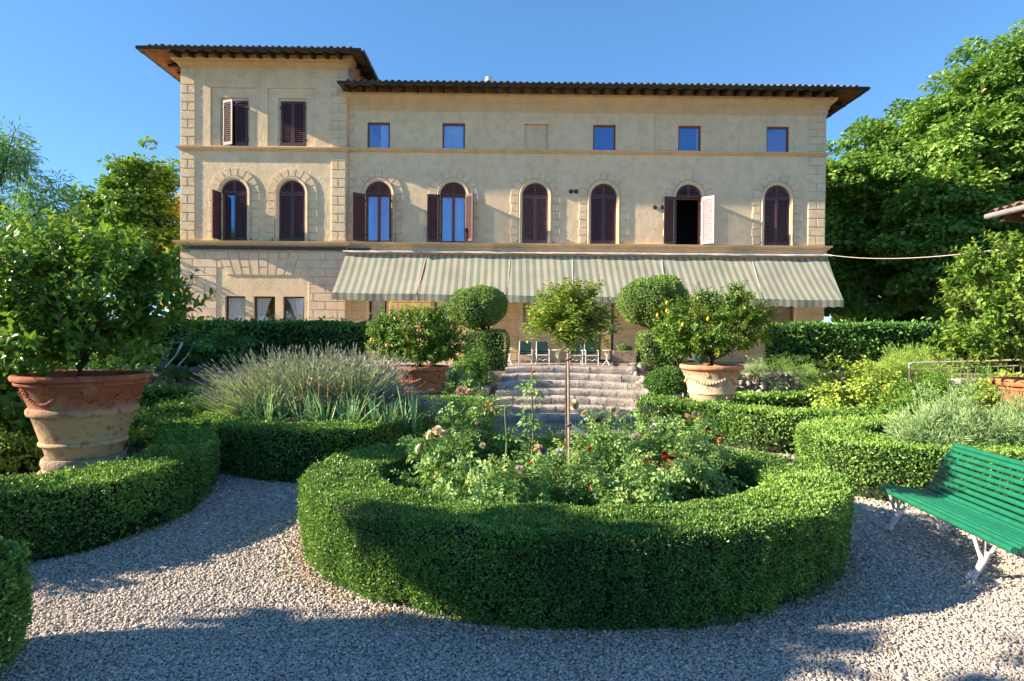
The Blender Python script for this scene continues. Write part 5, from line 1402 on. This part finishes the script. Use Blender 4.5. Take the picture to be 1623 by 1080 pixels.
build('tie', M, M_shut, t)
MT, ML = MB(), MB()
cc = P(906, 503, Ys)
for k in range(190):
    v_ = randu(1)[0]*rng.uniform(.25,1)**(1/3); p2 = cc + v_*np.array([.48,.44,.37]) + np.array([0,0,-.05 if abs(v_[0]) > .5 else .02])
    if rng.uniform() < .12: p2 = p2 + unit(v_)*.10
    p0 = tp - np.array([0,0,rng.uniform(0,.06)]); d = unit(np.array([v_[0],v_[1],0])+1e-6)
    p1 = p0 + (p2-p0)*.5 + np.array([0,0,.10+.22*max(0,-v_[2])]); q = np.linspace(0,1,9)[:,None]; c = p0*(1-q)**2+2*p1*q*(1-q)+p2*q*q
    tube(MT, c, np.linspace(.005,.0015,9), 4, 0, cap=False)
    m = 70; s = rng.uniform(.35,1,m); P_ = np.stack([np.interp(s,q[:,0],c[:,j]) for j in range(3)],1); an = rng.uniform(0,6.28,m)
    D = np.column_stack([np.cos(an),np.sin(an),rng.uniform(-.6,.4,m)])+d*.3; N = np.column_stack([rng.normal(0,.45,m),rng.normal(0,.45,m),np.ones(m)])
    P_ = P_ + rng.normal(0, .018, (m, 3)); scatter(ML, LEAF_S, P_, D, N, .038*rng.uniform(.65,1.3,m), np.clip(rng.beta(2,2.5,m)+.3*(s>.88)*rng.uniform(0,1.3,m)+.05*(p2[2]-tp[2]),0,1))
build('branches', MT, M_twig, t); build('crown', ML, M_roset, t, tint=True)
M = MB(); q = P(914, 680, Ys+.1); obox(M, q, unit((.75,.1,-.5)), unit((.5,-.2,.75)), (0,1,0), (-.09,-.016,-.002), (.09,.016,.002)); tag(build('plant_label', M, M_white), 'slanted white plant label next to the stake of the standard rose', 'plant label')

# ================================================================== STEPS, WALLS, ROCKS
stp = thing('stone_steps', (1.4, 13, 0), 'flight of worn curved stone steps up to the terrace', 'steps')
ys = [(668,12.05,772,1042),(657,12.25,772,1042),(645,12.55,778,1034),(632,12.85,785,1027),(619,13.15,793,1020),(606,13.45,795,1016),(593,13.75,798,1008),(581.5,14.0,800,1006)]
tops = []
for i in range(1, 8):
    z = TZ+.13 - (7-i)*.157; Y = 12.15 + (i-1)*.31; tops.append((z, Y))
for i, (z, Y) in enumerate(tops):
    px0, px1 = np.interp(i, [0,1,6], [768,775,800]), np.interp(i, [0,1,6], [1044,1036,1006])
    x0, x1 = P(px0, 600, Y)[0], P(px1, 600, Y)[0]; M = MB(); n = int(6 + (i % 3)); cut = np.sort(np.concatenate([[0,1], (np.arange(1,n)+rng.uniform(-.22,.22,n-1))/n]))
    hgt = .157 if i else z
    for a, b__ in zip(cut[:-1], cut[1:]):
        xs = np.linspace(x0+(x1-x0)*a+.006, x0+(x1-x0)*b__-.006, 5); rz = rng.normal(0,.007); ry = rng.normal(0,.01); V = []
        pr = [(-.03,-hgt-.05),(-.033,-hgt*.97),(-.042,-hgt*.85),(-.047,-hgt*.55),(-.045,-hgt*.28),(-.034,-hgt*.10),(-.012,-.008),(.03,0.),(.36,.004),(.36,-hgt-.05)]
        for x in xs:
            u = (x-x0)/(x1-x0); cy = -.34*(2*u-1)**2*(.5 if i < 6 else .25); cz = -.05*max(0,u-.55)/.45 - .035*max(0,.12-u)/.12
            for o_, dz in pr:
                e_ = .012*math.sin(x*23+i*3+dz*30); V.append((x, Y+o_+ry+cy+e_*.6, z+dz+rz+cz+e_*.4))
        k = len(pr); M.add(V, [[s*k+j,(s+1)*k+j,(s+1)*k+(j+1)%k,s*k+(j+1)%k] for s in range(4) for j in range(k)], 0, rng.uniform(0,1)); nb = M.n-len(V)
        M.F.append((np.array([[nb+j for j in range(k)]]),0)); M.F.append((np.array([[nb+4*k+j for j in reversed(range(k))]]),0))
    build('step', M, M_step, stp, smooth=True, sharp=50, tint=True)

def rubble(label, xa, xb, y, z0, z1, s0, name='rubble_wall', cat='stone wall', seed=1, lean=.12):
    r = np.random.default_rng(seed); C, S = [], []; z = z0
    while z < z1:
        hh = s0*r.uniform(.7,1.1); x = xa
        while x < xb:
            w_ = s0*r.uniform(.7,1.9); C.append((x+w_/2, y+lean*(z-z0)+r.normal(0,.03), z+hh/2+r.normal(0,.02))); S.append((w_*.62, s0*.8, hh*r.uniform(.56,.72))); x += w_
        z += hh*.92
    M = MB(); rocks(M, C, S, seed=seed); box(M, (xa, y+.1, z0), (xb, y+.5, z1-.03))
    return tag(build(name, M, M_rock, smooth=True, sharp=35, tint=True), label, cat)
rubble('shaded grey rubble wall under the terrace behind the huge pot', -11.5, -3.5, 13.55, .1, 1.0, .21, seed=3)
rubble('sunlit rubble wall of small cobbles under the terrace', 3.9, 8.4, 13.3, .1, 1.0, .13, seed=5)
def border(label, pts, s0, seed):
    r = np.random.default_rng(seed); C, S = [], []
    for x, y, z in pts:
        for k in range(4): C.append((x+r.normal(0,.13), y+r.normal(0,.08), z*r.uniform(.35,1.0))); s = s0*r.uniform(.6,1.25); S.append((s, s*.9, s*.8))
    M = MB(); rocks(M, C, S, seed=seed); return tag(build('rock_border', M, M_rock, smooth=True, sharp=35, tint=True), label, 'rocks')
border('knobbly rocks edging the steps next to the round clipped shrub', [(x, y, z) for x, y, z in zip(np.linspace(3.25,3.2,9), np.linspace(12.4,14.1,9), np.linspace(.3,1.15,9))], .19, 11)
border('knobbly rocks edging the steps below the shaggy topiary', [(x, y, z) for x, y, z in zip(np.linspace(-.75,-.45,9), np.linspace(12.5,14.1,9), np.linspace(.3,1.1,9))], .19, 12)
# stone trough with a plant, on two blocks
cx = P(988, 575, 14.5); 
for k, dx in enumerate((-.2,.25)):
    M = MB(); rocks(M, [(cx[0]+dx,14.4,TZ+.17)], [(.2,.14,.07)], seed=40+k); tag(build('support_stone', M, M_rock, smooth=True, sharp=35, tint=True), ('flat pale stone under the step end of the trough','flat stone under the topiary end of the trough')[k], 'stone')
t = thing('stone_trough', (cx[0],14.5,TZ+.2), 'rough stone trough planted with a small green mound at the top of the steps', 'trough')
M = MB(); tw = .30; V = []
zb = P(988,575,14.4)[2]; zt_ = P(988,556,14.4)[2]; zb = max(zb, TZ+.2)
box(M, (cx[0]-tw,14.32,zb), (cx[0]+tw,14.38,zt_)); box(M, (cx[0]-tw,14.70,zb), (cx[0]+tw,14.76,zt_)); box(M, (cx[0]-tw,14.38,zb+.001), (cx[0]-tw+.07,14.70,zt_-.004)); box(M, (cx[0]+tw-.07,14.38,zb+.001), (cx[0]+tw,14.70,zt_-.004)); box(M, (cx[0]-tw+.07,14.38,zb+.002), (cx[0]+tw-.07,14.70,zt_-.06))
o = build('basin', M, M_trough, t, tint=True); bv = o.modifiers.new('bevel','BEVEL'); bv.width = .018; bv.segments = 2
M = MB(); blob(M, np.array([cx[0]+.02,14.54,zt_+.03]), (.20,.15,.12), .03); build('plant', M, [M_top, M_boxcore], t, tint=True)

# ---- terrace chairs and tables (white frames, dark green cushions)
CY = 17.4
def zc_(py): return P(900, py, CY)[2]
zg = TZ; sc_ = (P(900,543,CY)[2]-zg)/.93
def chair(px, label):
    x = P(px, 560, CY)[0]; t = thing('garden_chair', (x, CY, zg), label, 'chair', 'cushioned chairs on the terrace'); s = sc_; w_ = .26*s*1.0
    M = MB()
    for sx in (-1,1):
        tube(M, [(x+sx*w_,CY-.26*s,zg),(x+sx*w_,CY-.28*s,zg+.60*s)], .014, 6); tube(M, [(x+sx*w_,CY+.25*s,zg),(x+sx*w_,CY+.22*s,zg+.42*s),(x+sx*(w_-.02),CY+.34*s,zg+.95*s)], .014, 6)
        tube(M, [(x+sx*w_,CY-.28*s,zg+.60*s),(x+sx*w_,CY+.25*s,zg+.61*s)], .014, 6)
        tube(M, [(x+sx*w_,CY-.26*s,zg+.16*s),(x+sx*w_*.5,CY-.27*s,zg+.24*s),(x,CY-.27*s,zg+.17*s)], .011, 6)
    tube(M, [(x-w_,CY-.27*s,zg+.40*s),(x+w_,CY-.27*s,zg+.40*s)], .02, 6); tube(M, [(x-w_,CY+.34*s,zg+.95*s),(x+w_,CY+.34*s,zg+.95*s)], .012, 6)
    tube(M, [(x-w_,CY+.23*s,zg+.40*s),(x+w_,CY+.23*s,zg+.40*s)], .012, 6); build('frame', M, M_white, t)
    M = MB(); obox(M, (x,CY,zg+.44*s), (1,0,0), (0,1,0), (0,0,1), (-w_*.92,-.26*s,-.035), (w_*.92,.22*s,.035)); o = build('seat_cushion', M, M_cushion, t); b = o.modifiers.new('bevel','BEVEL'); b.width = .02; b.segments = 2
    M = MB(); obox(M, (x,CY+.235*s,zg+.47*s), (1,0,0), unit((0,.97,-.22)), unit((0,.22,.97)), (-w_*.92,-.04,.02), (w_*.92,.03,.50*s)); o = build('back_cushion', M, M_cushion, t); b = o.modifiers.new('bevel','BEVEL'); b.width = .02; b.segments = 2
for px, lab in ((833,'white chair with green cushions nearest the shaggy topiary'), (860,'green-cushioned white chair second from the shaggy topiary'), (912,'green-cushioned white chair just right of the rose stake'), (937,'green-cushioned white chair nearest the stone trough')): chair(px, lab)
def table(px, dy, label):
    y = CY-dy; x = P(px, 560, y)[0]; t = thing('garden_table', (x, y, zg), label, 'table', 'small iron tables on the terrace'); s = sc_; M = MB(); lathe(M, [(0,.60*s),(.24*s,.60*s),(.25*s,.615*s),(.24*s,.63*s),(0,.63*s)], (x,y,zg), 24); build('tabletop', M, M_white, t)
    M = MB(); lathe(M, [(.03,.60*s),(.022,.48*s),(.035,.42*s),(.02,.34*s),(.03,.2*s),(.02,.12*s),(.0,.1*s)], (x,y,zg), 12)
    for a in np.arange(4)*pi/2+.4:
        d = np.array([math.cos(a),math.sin(a),0]); b0 = np.array([x,y,zg]); tube(M, [b0+np.array([0,0,.2*s]), b0+d*.08*s+np.array([0,0,.14*s]), b0+d*.17*s+np.array([0,0,.02]), b0+d*.22*s+np.array([0,0,.015])], .014, 6)
        tube(M, [b0+np.array([0,0,.35*s]), b0+d*.09*s+np.array([0,0,.42*s]), b0+d*.07*s+np.array([0,0,.50*s]), b0+d*.15*s+np.array([0,0,.59*s])], .010, 6)
    build('pedestal', M, M_cast, t)
for px, dy, lab in ((808,.25,'white iron table half hidden by the shaggy topiary'), (884,.1,'white iron table between the middle chairs'), (962,.2,'white iron table beside the stone trough')): table(px, dy, lab)

# ================================================================== BENCH
KB = .88; A = G(1397, 773, .43*KB); B_ = G(1607, 872, .43*KB)
u = unit(B_-A); side = np.array([-u[1], u[0], 0.])
if side[0] < 0: side = -side
Lb = float(np.linalg.norm(B_-A))+.03; A = A - u*.02; A[2] = .43*KB
bn = thing('garden_bench', (A[0], A[1], 0), 'green slatted bench with white branch-shaped iron legs', 'bench')
def bp_(s, d, z): return A + u*s + side*d*.95 + np.array([0,0,(z-.43)*KB])
prof = [(0,.425),(.062,.437),(.124,.437),(.186,.430),(.248,.42),(.31,.408),(.372,.40),(.43,.405),(.475,.435),(.505,.485),(.53,.54),(.555,.597),(.58,.654),(.606,.711),(.634,.768),(.664,.824),(.70,.876),(.742,.915)]
for i, (d, z) in enumerate(prof):
    M = MB(); j = rng.normal(0,.004,2)
    tube(M, [bp_(j[0],d,z), bp_(.6,d,z), bp_(1.2,d,z), bp_(Lb+j[1],d,z)], .0235 if i else .027, 10); build('slat', M, M_green_paint, bn, smooth=True, sharp=50)
for s in (.14, Lb-.42):
    M = MB(); q = [bp_(s,d,z-.032) for d, z in prof]; tube(M, q, .014, 6); build('bracket', M, M_green_paint, bn, smooth=True)
    for d0, nm in ((.11,1),(.42,-1)):
        M = MB(); f0 = bp_(s, d0-.11*nm, .0); kn = bp_(s, d0-.02*nm, .16)
        tube(M, [f0+np.array([0,0,.005]), f0*.55+kn*.45+np.array([0,0,-.01]), kn, bp_(s,d0+.02*nm,.24)], [.034,.022,.026,.024], 8)
        for tgt in ((s,d0-.10,.40),(s-.02,d0+.01,.41),(s,d0+.13,.39)):
            tube(M, [kn, (kn*.5+bp_(*tgt)*.5)+np.array([0,0,-.015]), bp_(*tgt)], [.022,.014,.013], 7)
        for a in (-1,0,1): tube(M, [f0+np.array([0,0,.05]), f0-side*.045*nm+u*.03*a+np.array([0,0,.012])], [.024,.014], 7)
        build('leg', M, M_cast, bn, smooth=True)

# ================================================================== OTHER THINGS
# tubular steel railing
r0 = P(1442, 577, 10.6); r1_ = P(1700, 568, 10.2); zb_r = P(1442, 624, 10.6)[2]
rl = thing('railing', (r0[0], r0[1], zb_r), 'grey steel railing running behind the dark rose shrub', 'railing')
M = MB(); dv = r1_-r0; Lr = np.linalg.norm(dv)
tube(M, [r0+np.array([0.03,0,-.09]), r0+np.array([-.03,0,-.05]), r0+np.array([-.02,0,.0]), r0+np.array([.06,0,.02]), r1_], .016, 8); tube(M, [r0+np.array([0,0,-.10])+dv*.02, r1_+np.array([0,0,-.10])], .010, 6); build('handrail', M, M_galv, rl, smooth=True)
for k in range(25):
    s = k*.125/Lr
    if s > 1: break
    q = r0+dv*s; M = MB(); post = k % 8 == 0; tube(M, [q+np.array([0,0,-.01 if post else -.10]), np.array([q[0],q[1],zb_r-(.12 if post else .02)])], .018 if post else .0085, 7); build('post' if post else 'bar', M, M_galv, rl, smooth=True)
M = MB(); q = P(1530, 606, 10.9); box(M, (q[0]-.2, 10.75, 0), (q[0]+4, 11.1, q[2]+.06)); tag(build('low_wall', M, M_flash), 'low grey wall behind the steel railing', 'wall')
# folded striped deckchair among the leaves behind the big pot
dc = P(265, 575, 12.9); t = thing('deck_chair', (dc[0],12.9,.95), 'faded blue striped deck chair half hidden behind the lemon leaves', 'deck chair')
M = MB()
for dy in (0,.5): tube(M, [P(262,582,12.9)+np.array([0,dy,0]), P(280,562,12.9)+np.array([0,dy,0]), P(289,543,12.9)+np.array([0,dy,0])], .022, 7)
tube(M, [P(289,544,12.9), P(270,543,12.9)], .018, 6); build('frame', M, M_galv, t, smooth=True)
m, nt, b = new_mat('striped_canvas'); tx = tex(nt, 'Wave', 9, 0) if False else None
wv_ = nt.nodes.new('ShaderNodeTexWave'); tc = nt.nodes.new('ShaderNodeTexCoord'); nt.links.new(tc.outputs['Object'], wv_.inputs[0]); wv_.inputs['Scale'].default_value = 5
nt.links.new(ramp(nt, wv_.outputs['Color'], [(.4,(.10,.22,.25)),(.6,(.42,.48,.45))]), b.inputs['Base Color']); b.inputs['Roughness'].default_value = .9
M = MB(); V = []; e0, e1, e2 = P(276,540,12.8), P(262,575,12.7), P(235,580,12.8)
for s in np.linspace(0,1,8):
    q = e0*(1-s)**2+2*e1*s*(1-s)+e2*s*s
    for v_ in np.linspace(0,1,5): V.append(q+np.array([-.35*(1-s)*v_, .5*v_, .05*math.sin(v_*9)]))
M.add(V, [[i*5+j,i*5+j+1,(i+1)*5+j+1,(i+1)*5+j] for i in range(7) for j in range(4)]); build('canvas', M, m, t, smooth=True)
# terracotta planter boxes behind the big pot
for px, py, Y, wd, lab in ((105,587,7.6,.55,'long terracotta planter just behind the rim of the weathered pot'), (395,584,13.2,.5,'terracotta planter on the wall beyond the lavender')):
    c = P(px, py, Y); M = MB(); h_ = .22
    V = []
    for dz, s in ((-h_,.88),(-.05,.97),(-.05,1.03),(0,1.03),(0,.93),(-.06,.90)):
        for sx, sy in ((-1,-1),(1,-1),(1,1),(-1,1)): V.append((c[0]+sx*wd/2*s, Y+sy*.14*s, c[2]+dz))
    M.add(V, [[i*4+j,i*4+(j+1)%4,(i+1)*4+(j+1)%4,(i+1)*4+j] for i in range(5) for j in range(4)]+[[3,2,1,0],[20,21,22,23]])
    tag(build('planter', M, M_pot2), lab, 'planter')
# pink flowers in the gap over the shaggy topiary's base
c = P(768, 520, 15.6); t = thing('pelargonium', c-np.array([0,0,.2]), 'pink flowering plant glimpsed behind the shaggy topiary', 'plant'); M = MB()
crown_leaves(M, [(c-np.array([0,0,.15]),(.35,.2,.15))], 40, .1, 25, .06, LEAF_W); build('leaves', M, M_shrub, t, tint=True)
for k in range(9): petal_bloom(c+np.array([rng.uniform(-.32,.32),rng.uniform(-.15,.1),rng.uniform(-.02,.12)]), .07, 'blush', t)

# ================================================================== GRAVEL, LITTER
n = 420000
yy = 2.2 + 7.0*rng.uniform(0,1,n)**1.7; xx = rng.uniform(-4.6,5.0,n)
ok = (np.abs(xx) < yy*.93+.3) & (np.hypot((xx-RC[0])/RA, (yy-RC[1])/RB) > .95)
ok &= rng.uniform(0,1,n) < np.clip(1.45-yy/7,.25,1)
xx, yy = xx[ok], yy[ok]; n = len(xx); v, f = ico(1); v0 = v
bm = bmesh.new(); bmesh.ops.create_icosphere(bm, subdivisions=1, radius=1); bm.free()
from mathutils import noise as _n
phi = (1+5**.5)/2
iv = unit(np.array([(-1,phi,0),(1,phi,0),(-1,-phi,0),(1,-phi,0),(0,-1,phi),(0,1,phi),(0,-1,-phi),(0,1,-phi),(phi,0,-1),(phi,0,1),(-phi,0,-1),(-phi,0,1)]))
fi = np.array([(0,11,5),(0,5,1),(0,1,7),(0,7,10),(0,10,11),(1,5,9),(5,11,4),(11,10,2),(10,7,6),(7,1,8),(3,9,4),(3,4,2),(3,2,6),(3,6,8),(3,8,9),(4,9,5),(2,4,11),(6,2,10),(8,6,7),(9,8,1)])
sc = .0082*rng.lognormal(0,.28,n)*np.clip(yy/4.2,.95,1.6); S = np.column_stack([sc*rng.uniform(.85,1.45,n), sc*rng.uniform(.7,1.0,n), sc*rng.uniform(.4,.75,n)])
D = randu(n); D[:,2] *= .25; N = np.column_stack([rng.normal(0,.3,n),rng.normal(0,.3,n),np.ones(n)]); D = unit(D); N = unit(N-D*np.sum(N*D,1,keepdims=True)); X = np.cross(D,N)
tv = iv[None]*S[:,None]*rng.uniform(.82,1.15,(n,12,1))
V = np.column_stack([xx,yy,S[:,2]*.45+rng.uniform(-.002,.006,n)])[:,None] + tv[:,:,0:1]*X[:,None]+tv[:,:,1:2]*D[:,None]+tv[:,:,2:3]*N[:,None]
M = MB(); M.add(V.reshape(-1,3), (fi[None]+(np.arange(n)*12)[:,None,None]).reshape(-1,3), 0, np.repeat(rng.beta(2,2,n),12))
tag(build('gravel', M, M_pebble, smooth=True, tint=True), 'loose grey and beige gravel covering the paths', 'gravel', kind='stuff')
n = 1500; a = rng.uniform(0,2*pi,n); rr = np.abs(rng.normal(0,.10,n)); Q = np.column_stack([RC[0]+(RA+rr)*np.cos(a), RC[1]+(RB+rr)*np.sin(a), np.full(n,.022)])
m2 = 160; Q2 = np.column_stack([rng.uniform(-4,4.5,m2), rng.uniform(2.4,8,m2), np.full(m2,.022)]); e = g2([(60,880),(200,848),(300,815),(344,796)], 0); s = rng.uniform(0,1,200)
Q3 = np.column_stack([np.interp(s,np.linspace(0,1,4),e[:,0])+rng.normal(0,.12,200), np.interp(s,np.linspace(0,1,4),e[:,1])+rng.normal(0,.06,200)-.05, np.full(200,.02)])
Q = np.concatenate([Q,Q2,Q3]); n = len(Q); D = randu(n); D[:,2] = rng.uniform(-.1,.3,n); M = MB()
scatter(M, LEAF_W, Q, D, np.column_stack([rng.normal(0,.4,n),rng.normal(0,.4,n),np.ones(n)]), rng.uniform(.012,.032,n)); tag(build('fallen_leaves', M, M_litter, tint=True), 'dry brown fallen leaves scattered along the hedge feet', 'fallen leaves', kind='stuff')
